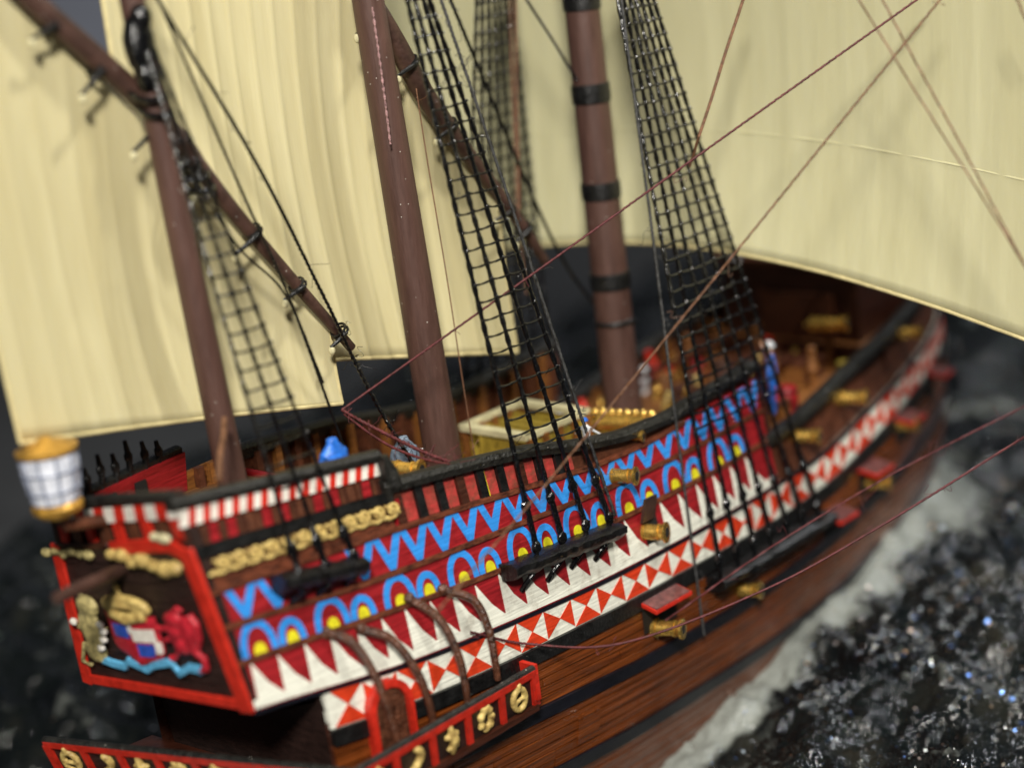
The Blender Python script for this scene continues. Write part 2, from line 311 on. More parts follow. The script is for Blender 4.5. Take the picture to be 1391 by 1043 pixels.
    ga_ = gmt.node_tree.nodes.new('ShaderNodeAttribute'); ga_.attribute_name = 'glint_tint'; gmt.node_tree.links.new(ga_.outputs['Color'], gb.inputs['Base Color']); gm.materials.append(gmt)
    go = bpy.data.objects.new('glint_facets', gm); col.objects.link(go); go.parent = o; go['kind'] = 'stuff'
    mb = MB(); mb.box((22, 2, -8.0), 71.5, 47.5, 2.6); mb.build('sea_base', 'table_cloth', o)
sea()
# ------------------------------------------------------------------ the ship
ship = empty('model_ship', (0, 0, SEA), label='painted model galleon with cream sails and red, white and blue hull friezes', category='model ship')
BASEZ = SEA
def fix(o): return o
SHIP = ship
ship.location = (0, 0, 0)
# hull shell and planks
hull = empty('hull', parent=ship)
XS = frange(1.35, 26.95, 130)
def shell(side):
    mb = MB(); rows = []
    for t in frange(0, 1, 26):
        rows.append([HP(x, (zD(x) + .12) * (1 - t) + t * -7.2, -.06, side) for x in XS])
    mb.grid(rows); return mb
shell(-1).build('shell', 'hull_dark', hull); shell(1).build('shell', 'hull_dark', hull)
# stem post closing the bow, and the lower stern closing the counter
mb = MB(); mb.tube([(26.9, 0, 2.6), (27.05, 0, .5), (26.95, 0, -2), (26.4, 0, -7)], [.2, .22, .22, .2], 10); mb.build('stem', 'hull_dark', hull)
mb = MB(); rows = [[(1.36 + .10 * k, yy * HB(1.36, z) * .98, z) for yy in frange(-1, 1, 12)] for k, z in enumerate((-.2, -1, -2, -3.4, -5, -7))]
mb.grid(rows); mb.build('lower_stern', 'transom_brown', hull)
mb = MB(); mb.grid([[(x, y, z) for x, z in ((-.05, -.08), (.7, -.35), (1.45, -.55))] for y in frange(-2.46, 2.46, 8)]); mb.build('counter', 'transom_brown', hull)
# planks below the friezes: rows of butt-jointed strips
def wale(z0, z1, x0, x1, name, material, off=.05):
    mb = MB(); strip(mb, frange(x0, x1, 90), lambda x: z0(x), lambda x: z1(x), off, .14); return mb.build(name, material, hull)
wale(lambda x: zD(x) - .32, lambda x: zD(x) - .005, 1.4, 26.8, 'wale', 'black_paint', .07)
w2 = curve([(-1, -2.35), (3.9, -2.55), (7.7, -2.68), (10, -2.78), (12.7, -2.8), (16, -2.62), (20, -2.1), (26.8, -.9)])
wale(lambda x: w2(x) - .27, w2, 1.4, 26.8, 'wale', 'navy', .06)
w3 = curve([(-1, -3.9), (6, -4.2), (9, -4.3), (14, -4.35), (18, -4.1), (22, -3.5), (26.8, -2.5)])
wale(lambda x: w3(x) - .30, w3, 1.4, 26.8, 'wale', 'navy', .05)
def plank_rows(ztop, zbot, n, x0=1.4, x1=26.7):
    for i in range(n):
        a = lambda x, i=i: ztop(x) + (zbot(x) - ztop(x)) * i / n - .016
        c = lambda x, i=i: ztop(x) + (zbot(x) - ztop(x)) * (i + 1) / n + .016
        cuts = [x0]; q = x0 + random.uniform(2.5, 5.5)
        while q < x1 - 1.5: cuts.append(q); q += random.uniform(4.2, 6.2)
        cuts.append(x1)
        for k in range(len(cuts) - 1):
            mb = MB(); strip(mb, frange(cuts[k] + .012, cuts[k + 1] - .012, 14), c, a, random.uniform(-.008, .012), .05); mb.build('plank', 'hull_brown', hull)
plank_rows(lambda x: zD(x) - .32, w2, 5)
plank_rows(lambda x: w2(x) - .27, w3, 6)
plank_rows(lambda x: w3(x) - .30, lambda x: -6.6, 7)
# square gun-port lid shut in the lower planking
def shut_port(x, z, s=.62):
    o = empty('gunport_lid', parent=ship); mb = MB(); strip(mb, frange(x - s / 2, x + s / 2, 3), lambda q: z - s / 2, lambda q: z + s / 2, .035, .05); mb.build('panel', 'hull_brown', o)
    for q in (-.2, .2): mb = MB(); strip(mb, frange(x + q - .03, x + q + .03, 2), lambda _: z + s * .36, lambda _: z + s * .62, .05, .03); mb.build('hinge', 'hull_brown', o)
p_ = (7.702, -3.235, -3.656); shut_port(p_[0], p_[2])
# ---- painted friezes
def band(name, material, zlo, zhi, x0, x1, off=0., n=80):
    mb = MB()
    xs = frange(x0, x1, n)
    rows = []
    lo = [HP(max(x, xst(zlo(x)) if i else xst(zlo(x))) if x < .3 else x, zlo(x), off) for i, x in enumerate(xs)]
    hi = [HP(max(x, xst(zhi(x))) if x < .3 else x, zhi(x), off) for x in xs]
    mid = [a.lerp(c, .5) for a, c in zip(lo, hi)]
    lo2 = [p + Vector((0, .12, 0)) for p in lo]; hi2 = [p + Vector((0, .12, 0)) for p in hi]
    mb.grid([lo2, lo, mid, hi, hi2, lo2])
    for i in (0, -1): mb.add([lo2[i], lo[i], hi[i], hi2[i]], [(0, 1, 2, 3)])
    return mb.build(name, material, ship, angle=50)
xa = -.5
tri = empty('triangle_frieze', parent=ship); arc = empty('arch_frieze', parent=ship); zig = empty('zigzag_frieze', parent=ship); dia = empty('diamond_frieze', parent=ship)
for e_, nm, mt, lo, hi, x0, x1 in ((tri, 'red_ground', 'deep_red', zN, zT, -.02, XU), (arc, 'red_ground', 'deep_red', zT, zA, -.12, XU), (zig, 'red_ground', 'deep_red', zA, zZ, -.22, XU), (dia, 'white_ground', 'off_white', zD, lambda x: zN(x) - .05, 1.42, 26.4)):
    o = band(nm, mt, lo, hi, x0, x1); o.parent = e_
# white saw-tooth triangles over a white foot
mb = MB(); strip(mb, frange(.02, XU - .03, 70), lambda x: zN(x) + .03, lambda x: zN(x) + .05 + .15 * (zT(x) - zN(x)), .012, .03); mb.build('white_foot', 'off_white', tri)
x = .12; k = 0
while x < XU - .7:
    wd = .56 + .05 * min(1, x / 10); h0 = lambda q: zN(q) + .04 + .14 * (zT(q) - zN(q)); h = .95 + random.uniform(-.06, .0)
    tipx = x + .03 + random.uniform(-.02, .03)
    pl = [(x + .005, h0(x)), (x + wd * .98, h0(x + wd)), (x + wd * .52, h0(x + wd * .5) + .385 * (zT(x) - h0(x)) * h), (tipx + .012, zN(tipx) + (zT(tipx) - zN(tipx)) * h), (tipx, zN(tipx) + (zT(tipx) - zN(tipx)) * h)]
    mb = MB(); prism(mb, pl, .016); mb.build('triangle', 'off_white', tri); x += wd; k += 1
# arches with yellow suns, tall and low in turn
x = .05; k = 0
while x < XU - .8:
    big = k % 2 == 0; wd = .76 if big else .58; H = (zA(x) - zT(x)); cx = x + wd / 2
    ho = H * (.95 if big else .72); hi_ = ho - .14; ro = wd / 2; ri = ro - .135
    def arch_pts(r, h): return [(cx + r * math.cos(a), zT(cx + r * math.cos(a)) + .02 + h * math.sin(a) ** .8) for a in [math.pi * j / 14 for j in range(15)]]
    po, pi_ = arch_pts(ro, ho), arch_pts(ri, hi_)
    mb = MB(); a = [HP(*p, .016) for p in po]; c = [HP(*p, .016) for p in pi_]; a2 = [HP(*p, -.02) for p in po]; c2 = [HP(*p, -.02) for p in pi_]
    mb.grid([a2, a, c, c2]); mb.build('arch', 'sky_blue', arc, angle=50)
    rs = .125 if big else .12; sh = .22 if big else .23
    pl = [(cx + rs * math.cos(t), zT(cx) + .02 + sh * max(0, math.sin(t)) ** .7) for t in [math.pi * j / 10 for j in range(11)]]
    mb = MB(); prism(mb, pl, .022); mb.build('sun', 'sun_yellow', arc)
    x += .775; k += 1
# blue zigzag, one chevron after another
x = .02
while x < XU - .6:
    wd = .64; H = zZ(x) - zA(x); t = .185; j = random.uniform(-.015, .015)
    def zz(q, v): return (q, zA(q) + (zZ(q) - zA(q)) * v)
    pl = [zz(x, .97), zz(x + t * .9, .97), zz(x + wd * .5 + j, .42), zz(x + wd - t * .55, .97), zz(x + wd + t * .35, .97), zz(x + wd * .5 + t * .42 + j, .08), zz(x + wd * .5 - t * .34 + j, .08)]
    if not (.9 < x < 2.5): mb = MB(); prism(mb, pl, .016); mb.build('chevron', 'sky_blue', zig)
    x += wd
# red quarter triangles of the diamond band
x = 1.5; k = 0; cw = .755
while x < 26.0:
    g = .035
    def q(u, v): 
        xx = x + cw * u; return (xx, zD(xx) + .02 + (zN(xx) - .085 - zD(xx)) * v)
    c0 = q(.5 + random.uniform(-.03, .03), .5 + random.uniform(-.04, .04))
    tris = ([q(0.02, 1), q(.98, 1), c0], [q(0.02, 0), q(.98, 0), c0]) if k % 2 == 0 else ([q(0, .03), q(0, .97), c0], [q(1, .03), q(1, .97), c0])
    for t_ in tris: mb = MB(); prism(mb, t_, .014); mb.build('triangle', 'signal_red', dia)
    x += cw; k += 1
# battens between the bands
def batten(zc, h, x0, x1, material, off=.05, dz=0):
    mb = MB(); strip(mb, frange(x0, x1, 90), lambda x: zc(x) + dz - h / 2, lambda x: zc(x) + dz + h / 2, off, .09); return mb.build('batten', material, ship)
batten(zN, .075, .0, 26.5, 'navy', .035, -.03)
batten(zT, .10, -.08, XU, 'batten_brown', .055); batten(zA, .10, -.16, XU, 'batten_brown', .055); batten(zZ, .10, -.24, 12, 'batten_brown', .055)
# ---- upper bulwarks: waist balustrade, poop side, rails
def rail(zc, x0, x1, hh, depth_, name='rail', material='rail_black', side=-1, n=60, off=.06):
    mb = MB(); xs = frange(x0, x1, n); prof = [(-.5, -.5), (.5, -.5), (.62, 0), (.5, .42), (.2, .55), (-.2, .55), (-.5, .42)]
    rows = []
    for a, c in prof + prof[:1]:
        rows.append([HP(x, zc(x) + c * hh, off - depth_ * .35 + a * depth_, side) for x in xs])
    mb.grid(rows)
    for i in (0, -1): mb.add([r[i] for r in rows[:-1]], [tuple(range(len(prof)))])
    return mb.build(name, material, ship)
rail(zR, 3.75, XU, .24, .34); rail(zF, 14.6, 26.6, .26, .34); rail(zP, -.5, 3.85, .2, .3)
rail(zR, 3.75, XU, .24, .34, side=1); rail(zF, 14.6, 26.6, .26, .34, side=1); rail(lambda x: 3.22 + .03 * x, .2, 2.65, .16, .22, side=1)
def bulwark(zlo, zhi, x0, x1, inner='inner_wood', off=-.09):
    for side in (-1, 1):
        mb = MB(); strip(mb, frange(x0, x1, 40), zlo, zhi, off, .07, side); mb.build('bulwark', inner, ship)
bulwark(lambda x: zZ(x) - .02, lambda x: zR(x) - .02, 3.7, XU, 'inner_wood'); bulwark(lambda x: zN(x), lambda x: zZ(x), -.05, XU, 'inner_wood', -.16)
mb = MB(); strip(mb, frange(-.3, 3.85, 40), zZ, lambda x: zP(x) - .02, -.10, .07, -1); mb.build('bulwark', 'inner_wood', ship)
mb = MB(); strip(mb, frange(-.3, 2.68, 24), zZ, lambda x: 3.2 + .03 * x, -.10, .07, 1); mb.build('bulwark', 'deep_red', ship)
mb = MB(); strip(mb, frange(2.7, 3.85, 16), zZ, lambda x: 2.85, -.10, .07, 1); mb.build('bulwark', 'deck_wood', ship)
bulwark(lambda x: zN(x) - .05, lambda x: zF(x) - .02, 14.6, 26.6, 'inner_wood', -.12)
wb = empty('waist_balustrade', parent=ship)
x = 3.95; k = 0
while x < 8.4:
    top = zR(x) - .1; bot = zZ(x) + .06
    if top - bot > .1:
        mb = MB(); strip(mb, frange(x, x + .19, 2), lambda q: zZ(q) + .04, lambda q: zR(q) - .08, .02, .1); mb.build('post', 'black_paint' if k % 3 else 'hull_dark', wb)
        mb = MB(); prism(mb, [(x + .20, zZ(x + .2) + .05), (x + .50, zZ(x + .5) + .05), (x + .50, zR(x + .5) - .1), (x + .24, zR(x + .2) - .1)], -.05); mb.build('panel', 'worn_red', wb)
        if k in (4,): mb = MB(); prism(mb, [(x + .19, zZ(x + .2) + .05), (x + .225, zZ(x + .22) + .05), (x + .205, zR(x + .2) - .1), (x + .17, zR(x + .2) - .1)], .0); mb.build('stile', 'sun_yellow', wb)
    x += .51; k += 1
def pz(t):     # lines of the poop side, t = 0 at the zigzag top, 1 at the poop rail
    return lambda x: zZ(x) + (zP(x) - zZ(x)) * t
pb = empty('poop_bulwark', parent=ship)
for nm, t0, t1, mt, off in (('plank', .03, .17, 'batten_brown', .01), ('carving_ground', .17, .37, 'hull_dark', 0), ('black_strake', .37, .50, 'black_paint', .05), ('baluster_ground', .50, .72, 'hull_dark', -.03)):
    mb = MB(); strip(mb, frange(-.22 - .2 * t1, 3.82, 24), pz(t0), pz(t1), off, .08); mb.build(nm, mt, pb)
x = -.30; k = 0
while x < 3.6:
    mb = MB(); prism(mb, [(x + .03, pz(.51)(x)), (x + .21, pz(.51)(x + .2)), (x + .23, pz(.71)(x + .2)), (x + .06, pz(.71)(x))], .0); mb.build('panel', 'deep_red' if k % 3 else 'inner_wood', pb)
    mb = MB(); strip(mb, frange(x + .25, x + .33, 2), pz(.51), pz(.71), .02, .06); mb.build('baluster', 'inner_wood', pb)
    x += .36; k += 1
sr = empty('striped_rail', parent=ship)
x = -.42; k = 0
while x < 3.72:
    sl = .10; wd = .145
    mb = MB(); prism(mb, [(x, pz(.74)(x)), (x + wd, pz(.74)(x + wd)), (x + wd + sl, pz(.93)(x + wd)), (x + sl, pz(.93)(x))], .03, .08); mb.build('stripe', 'bright_red' if k % 2 else 'stripe_white', sr)
    x += wd; k += 1
# gilded scroll carving
gc = empty('scroll_carving', parent=ship)
x = -.08; k = 0
while x < 3.75:
    zc = pz(.265)(x); r = .145; pts = []
    for j in range(23):
        a = -2.4 + j * .36; rr = r * (1 - .030 * j); pts.append(HP(x + .17 + rr * math.cos(a) * 1.25 + .004 * j, pz(.265)(x + .17) + rr * math.sin(a) * 1.02, .05 + .0025 * j))
    pts = [HP(x - .08, zc - .13, .04)] + pts
    mb = MB(); mb.tube(pts, [.028] + [.048 - .0006 * j for j in range(len(pts) - 1)], 7)
    mb.tube([HP(x + .05, zc + .10, .07), HP(x + .2, zc + .0, .11), HP(x + .36, zc - .11, .07)], [.03, .055, .03], 7); mb.build('scroll', 'carved_gold', gc)
    x += .335; k += 1
# end of the poop bulwark and steps down to the waist rail
mb = MB(); mb.box((3.84, -2.42, 2.9), .12, .22, 1.0); mb.tube([(3.86, -2.42, 3.36), (4.0, -2.46, 3.02), (4.05, -2.5, 2.75)], [.11, .13, .12], 8); mb.build('rail_end', 'rail_black', ship)
mb = MB(); mb.box((XU + .02, -3.2, .9), .12, .3, 2.5); mb.build('rail_end', 'hull_dark', ship)
# ---- transom
BS, BP, TS = Vector((-.02, -2.52, -.02)), Vector((-.3, 2.35, -.45)), Vector((-0.360, -1.984, 3.103)); TP = Vector((-0.563, 2.079, 2.434))
tn = (BP - BS).cross(TS - BS).normalized(); tn = tn if tn.x < 0 else -tn
te1 = (BS - BP).normalized(); te2 = tn.cross(te1).normalized(); te2 = te2 if te2.z > 0 else -te2
TAX = (te1, te2, tn)
def TQ(u, v, off=0): return BP.lerp(BS, u).lerp(TP.lerp(TS, u), v) + tn * off
tr = empty('transom', parent=ship)
rowsN = 8
for i in range(rowsN):       # planked panel
    v0, v1 = i / rowsN + .004, (i + 1) / rowsN - .004; mb = MB()
    a = [TQ(0, v0), TQ(1, v0), TQ(1, v1), TQ(0, v1)]; mb.add(a + [p - tn * .12 for p in a], [(0, 1, 2, 3), (4, 5, 6, 7), (0, 1, 5, 4), (1, 2, 6, 5), (2, 3, 7, 6), (3, 0, 4, 7)]); mb.build('plank', 'transom_brown', tr)
mb = MB(); a = [TQ(0, -.02, -.06), TQ(1, -.02, -.06), TQ(1, 1.28, -.1), TQ(0, 1.28, -.1)]; mb.add(a + [p - tn * .2 for p in a], [(0, 1, 2, 3), (4, 5, 6, 7), (0, 1, 5, 4), (1, 2, 6, 5), (2, 3, 7, 6), (3, 0, 4, 7)]); mb.build('backing', 'transom_brown', tr)
def bar(pts, wd, name, material, parent, off=.05):
    mb = MB()
    for p, q in zip(pts[:-1], pts[1:]):
        d = (q - p).normalized(); s_ = tn.cross(d).normalized(); p2 = p - d * wd * .4; q2 = q + d * wd * .4
        vs = [p2 - s_ * wd / 2, q2 - s_ * wd / 2, q2 + s_ * wd / 2, p2 + s_ * wd / 2]; vs = [v_ + tn * off for v_ in vs] + [v_ - tn * .03 for v_ in vs]
        mb.add(vs, [(0, 1, 2, 3), (4, 5, 6, 7), (0, 1, 5, 4), (1, 2, 6, 5), (2, 3, 7, 6), (3, 0, 4, 7)])
    o = mb.build(name, material, parent, angle=30); bv = o.modifiers.new('bevel', 'BEVEL'); bv.width = .02; bv.segments = 2; return o
bar([TQ(.02, .02), TQ(.985, .02)], .2, 'frame_bar', 'bright_red', tr, .05); bar([TQ(.965, .02), TQ(.965, .93), ], .36, 'frame_bar', 'bright_red', tr, .056); bar([TQ(.03, .02), TQ(.035, .98)], .28, 'frame_bar', 'bright_red', tr, .053)
bar([TQ(.965, .93), TQ(.86, 1.0), TQ(.48, .985)], .26, 'frame_bar', 'bright_red', tr, .06); bar([TQ(.03, 1.0), TQ(.42, 1.0)], .13, 'frame_bar', 'hull_dark', tr, .04)
def garland(pa, pb_, n, nm='garland', mt='carved_gold', r=.13):
    pa, pb_ = Vector(pa), Vector(pb_); mb = MB()
    for i in range(n):
        t = i / (n - 1); c = pa.lerp(pb_, t) + te2 * (-.12 * math.sin(t * 3.14) * 0 + .05 * math.sin(i * 2.4)) + tn * .07
        q = r * random.uniform(.75, 1.15); mb.ball(c, q * 1.25, q * .85, q * .75, TAX, 9, .08)
    mb.tube([pa + tn * .04, pb_ + tn * .04], .06, 7); mb.build(nm, mt, tr)
garland((-0.455, 0.195, 2.601), (-0.338, -1.495, 2.548), 7, r=.17); garland((-0.561, 2.217, 2.322), (-0.492, 0.907, 2.492), 6, mt='crest_tan', r=.10)
# taffrail above the transom
tf = empty('taffrail', parent=ship)
def TF(u, v, off=0): return TQ(u, 1 + .285 * v, off - .02)
mb = MB(); mb.tube([TF(0, .98), TF(.5, 1.02), TF(1, .98)], .11, 8); mb.build('cap_rail', 'rail_black', tf)
k = 0
for i in range(26):
    u0, u1 = i / 26, (i + 1) / 26 - .002; mb = MB(); a = [TF(u0, .52, .03), TF(u1, .52, .03), TF(u1 + .015, .86, .03), TF(u0 + .015, .86, .03)]
    if u0 > .12: mb.add(a + [p - tn * .08 for p in a], [(0, 1, 2, 3), (0, 1, 5, 4), (1, 2, 6, 5), (2, 3, 7, 6), (3, 0, 4, 7)]); mb.build('stripe', 'stripe_white' if i % 4 < 2 else 'bright_red', tf, False)
for i in range(9):
    u0 = .08 + i * .105; mb = MB(); a = [TF(u0, .08, .02), TF(u0 + .055, .08, .02), TF(u0 + .055, .5, .02), TF(u0, .5, .02)]
    mb.add(a + [p - tn * .08 for p in a], [(0, 1, 2, 3), (0, 1, 5, 4), (1, 2, 6, 5), (2, 3, 7, 6), (3, 0, 4, 7)]); mb.build('baluster', 'inner_wood' if i % 2 else 'bright_red', tf, False)
mb = MB(); mb.ball(TF(.86, .15, .08), .2, .1, .08, TAX); mb.ball(TF(.80, .2, .08), .1, .08, .08, TAX); mb.build('rosette', 'pale_cream', tf)
# coat of arms: crown, quartered shield, tan and red supporters, blue ribbon
cr = empty('coat_of_arms', parent=ship)
def melt(o, vox=.028, it=4):
    r = o.modifiers.new('remesh', 'REMESH'); r.mode = 'VOXEL'; r.voxel_size = vox; r.use_smooth_shade = True
    s_ = o.modifiers.new('smooth', 'SMOOTH'); s_.iterations = it; s_.factor = .5; return o
def T3(p, off=0): return Vector(p) + tn * off
c0 = T3((-0.354, 0.197, 1.562), .09); mb = MB()      # crown
ring = [c0 + te1 * (.60 * math.cos(a)) + te2 * (.19 * math.sin(a)) + tn * .05 * math.sin(a) for a in [j * 6.283 / 16 for j in range(17)]]
mb.tube(ring, .085, 8); mb.tube([c0 + te1 * -.46 + te2 * -.14, c0 + te1 * 0 + te2 * -.22 + tn * .07, c0 + te1 * .48 + te2 * -.14], .12, 8)
mb.tube([c0 + te1 * -.12 + te2 * .12, c0 + te1 * -.1 + te2 * .36], [.08, .05], 8); mb.ball(c0 + te1 * -.1 + te2 * .38, .075); mb.tube([c0 + te1 * -.5, c0 + te2 * .08 + tn * .12, c0 + te1 * .5], .07, 8)
melt(mb.build('crown', 'carved_gold', cr))
sc_ = T3((-0.289, 0.188, 0.899), .05); sax = (te1, te2, tn)     # shield, slightly domed, its quarters proud of it
def shield_pt(u, v): wv = 1 if v > -.2 else math.sqrt(max(.02, 1 - ((v + .2) / .82) ** 2)); return sc_ + te1 * (u * .74 * wv) + te2 * (v * .50) + tn * (.10 * (1 - u * u))
mb = MB(); rws = [[shield_pt(u, v) for u in frange(-1, 1, 10)] for v in frange(-1, 1, 12)]; mb.grid(rws); mb.grid([[p - tn * .18 for p in r] for r in rws])
mb.build('shield', 'crest_red', cr)
for (u0, u1, v0, v1, mt) in ((-.72, -.05, .08, .62, 'crest_blue'), (.05, .86, -.02, .5, 'stripe_white'), (.12, .72, -.62, -.1, 'crest_blue'), (.74, .97, -.5, .0, 'stripe_white'), (-.05, .12, .3, .9, 'stripe_white')):
    mb = MB(); mb.grid([[shield_pt(u, v) + tn * .02 for u in frange(u0, u1, 4)] for v in frange(v0, v1, 4)]); mb.grid([[shield_pt(u, v) - tn * .02 for u in frange(u0, u1, 4)] for v in frange(v0, v1, 4)])
    mb.build('quarter', mt, cr)
def beast(body, limbs, mt, name):
    mb = MB()
    for p, rx, ry in body: mb.ball(T3(p, .07), rx, ry, .10, TAX, 10)
    for pts, r in limbs: mb.tube([T3(p, .08) for p in pts], r, 8)
    return melt(mb.build(name, mt, cr))
beast([((-0.372, 1.492, 0.869), .36, .46), ((-0.414, 1.425, 1.346), .33, .25), ((-0.328, 1.537, 0.392), .32, .28)], [([(-0.393, 1.459, 1.109), (-0.394, 1.881, 0.829)], .055), ([(-0.369, 1.422, 0.883), (-0.346, 1.017, 0.927)], .06), ([(-0.334, 1.502, 0.477), (-0.299, 1.405, 0.181)], .07), ([(-0.361, 1.833, 0.523), (-0.330, 2.075, 0.047), (-0.309, 1.774, 0.028)], .05), ([(-0.431, 1.473, 1.492), (-0.448, 1.558, 1.600)], .05)], 'crest_tan', 'lion')
for px in ((-0.362, 1.042, 1.076), (-0.345, 0.994, 0.931), (-0.332, 1.068, 0.747), (-0.322, 1.213, 0.548), (-0.408, 1.858, 0.990)):
    mb = MB(); mb.ball(T3(px, .17), .10, .075, .06, TAX, 9, .12); mb.build('mane_tuft', 'stripe_white', cr)
beast([((-0.220, -1.441, 1.296), .24, .38), ((-0.267, -1.054, 1.518), .26, .16), ((-0.211, -1.139, 1.002), .26, .19), ((-0.243, -1.039, 1.265), .24, .19)], [([(-0.257, -1.056, 1.415), (-0.266, -0.680, 1.257), (-0.279, -0.504, 1.269)], .065), ([(-0.229, -1.125, 1.177), (-0.245, -0.675, 1.033)], .06), ([(-0.212, -1.091, 0.978), (-0.201, -0.798, 0.667), (-0.213, -0.672, 0.702)], .06), ([(-0.194, -1.368, 0.988), (-0.161, -1.642, 0.835), (-0.143, -1.630, 0.640), (-0.148, -1.399, 0.534)], [.06, .075, .075, .05]), ([(-0.278, -1.005, 1.597), (-0.279, -1.273, 1.791), (-0.266, -1.363, 1.720)], .05), ([(-0.252, -1.547, 1.694), (-0.227, -1.679, 1.530), (-0.196, -1.632, 1.186)], .075)], 'crest_red', 'dragon')
rb = [(-0.320, 1.617, 0.250), (-0.284, 1.137, 0.204), (-0.258, 0.754, 0.203), (-0.264, 0.609, 0.356), (-0.221, 0.077, 0.278), (-0.221, -0.116, 0.409), (-0.201, -0.666, 0.580), (-0.171, -0.835, 0.388), (-0.168, -1.159, 0.574), (-0.147, -1.494, 0.583)]
mb = MB(); P = [T3(p, .06) for p in rb]
rows = [[p + te2 * h + tn * d for p in P] for h, d in ((-.085, 0), (-.06, .06), (.06, .06), (.085, 0), (-.085, 0))]; mb.grid(rows); mb.build('ribbon', 'ribbon_blue', cr)
# sheet outrigger poking aft through the transom
mb = MB(); a, c = Vector((-0.418, 0.092, 2.294)), Vector((-2.300, -0.723, 2.611)); mb.tube([a + (a - c) * .2, a, a.lerp(c, .6), c], [.13, .13, .125, .11], 10); mb.build('outrigger', 'spar_brown', ship)
# ---- stern and quarter gallery
ga = empty('stern_gallery', parent=ship)
GP, GC, GE = Vector((-.95, 3.05, -1.62)), Vector((1.144, -3.550, -1.534)), Vector((5.823, -3.628, -1.499))
dn = Vector((.14, 0, -1)).normalized(); GH = .95
def gal_side(p, q, nin, n, ends=None, has=True):
    d = (q - p).normalized(); out = d.cross(Vector((0, 0, 1))).normalized(); out = out if out.dot(nin) > 0 else -out
    fl = (dn - out * .18).normalized(); ax = (d, out, -fl)
    Ln = (q - p).length; mid = (p + q) / 2
    mb = MB(); mb.box(mid + fl * GH * .5, Ln, .06, GH, ax); mb.build('panel', 'transom_brown', ga, False)
    mb = MB(); mb.box(mid + fl * .07 + out * .05, Ln + .06, .1, .15, ax); mb.build('frame_bar', 'bright_red', ga, False)
    mb = MB(); mb.box(mid + fl * (GH - .05) + out * .048, Ln + .06, .1, .14, ax); mb.build('frame_bar', 'bright_red', ga, False)
    for i in range(n + 1):
        c = p.lerp(q, i / n) + fl * GH * .5 + out * .052; mb = MB(); mb.box(c, .13 if i not in (0, n) else .17, .1, GH - .2, ax); mb.build('frame_bar', 'bright_red', ga, False)
    for i in range(n):
        c = p.lerp(q, (i + .5) / n) + fl * GH * .5 + out * .07; mb = MB(); w_ = Ln / n * .5
        kind = i % 4; up_ = -fl
        def G(a, b_, e=0): return c + d * a + up_ * b_ + out * e
        if kind == 0: mb.tube([G(.17 * math.cos(t), .25 * math.sin(t)) for t in frange(0, 6.283, 16)], .07, 8); mb.tube([G(-.12, -.05), G(0, .02, .04), G(.12, -.03)], .05, 7); mb.ball(G(0, .33), .08)
        elif kind == 1: mb.tube([G(.13 * math.sin(t * 4.6) , .3 - .6 * t) for t in frange(0, 1, 16)], [.05] + [.085] * 15 + [.05], 8); mb.ball(G(.1, .2), .09); mb.ball(G(-.1, -.18), .09)
        elif kind == 2: mb.tube([G(-.02, .34), G(.02, 0, .05), G(-.02, -.32)], [.06, .11, .06], 8); mb.tube([G(-.17, .12), G(0, .04, .04), G(.17, .14)], .06, 7); mb.tube([G(-.14, -.2), G(0, -.08, .04), G(.14, -.2)], .055, 7)
        else:
            for k in range(7): mb.ball(G(.15 * math.cos(k * .9), .22 * math.sin(k * .9)), .1, .08, .1, ax, 8, .12)
            mb.tube([G(-.1, .32), G(0, .2), G(.1, .32)], .05, 7)
        o = mb.build('gilt_ornament', 'carved_gold', ga); melt(o, .03, 3)
    mb = MB(); mb.tube([p - d * .05, mid, q + d * .05], .085, 8); mb.build('cap_rail', 'rail_black', ga)
gal_side(GP, GC, Vector((-1, 0, 0)), 8); gal_side(GC, GE, Vector((0, -1, 0)), 5)
mb = MB(); fz = GC.z - .82   # gallery walk
vs = [GP + dn * .8, GC + dn * .8, GE + dn * .8, HP(GE.x, GE.z - .8, -.1), HP(1.5, -2.4, -.4), Vector((1.3, 2.9, -2.5))]; mb.add([tuple(v_) for v_ in vs] + [(v_.x, v_.y, v_.z - .12) for v_ in vs], [tuple(range(6)), tuple(range(6, 12))] + [(i, (i + 1) % 6, 6 + (i + 1) % 6, 6 + i) for i in range(6)]); mb.build('walk', 'hull_dark', ga)
mb = MB(); mb.box(GE.lerp(HP(GE.x + .1, GE.z, 0), .5) + Vector((.05, 0, -.3)), .1, .5, .75); mb.build('end_panel', 'bright_red', ga)
# arched door leading to the gallery
door = empty('gallery_door', parent=ship)
dc = Vector((2.657, -2.946, -1.070)); dx0 = dc.x; dzb = -2.3; dzt = -.62
def door_pts(r, top): return [(dx0 - r, dzb)] + [(dx0 + r * math.cos(a), top - r + r * 1.05 * math.sin(a)) for a in [math.pi - j * math.pi / 10 for j in range(11)]] + [(dx0 + r, dzb)]
mb = MB(); rows = []
A_, B_ = door_pts(.50, dzt + .08), door_pts(.36, dzt - .06); mb.grid([[HP(*p, -.02) for p in A_], [HP(*p, .2) for p in A_], [HP(*p, .2) for p in B_], [HP(*p, -.02) for p in B_]]); mb.build('door_frame', 'bright_red', door, angle=30)
for i in range(5):
    x0, x1 = dx0 - .36 + i * .144 + .006, dx0 - .36 + (i + 1) * .144 - .006
    tops = [dzt - .42 + .34 * math.sqrt(max(.0, 1 - ((q - dx0) / .37) ** 2)) for q in (x0, x1)]
    mb = MB(); prism(mb, [(x0, dzb), (x1, dzb), (x1, tops[1]), (x0, tops[0])], .13, .1); mb.build('plank', 'post_brown', door)
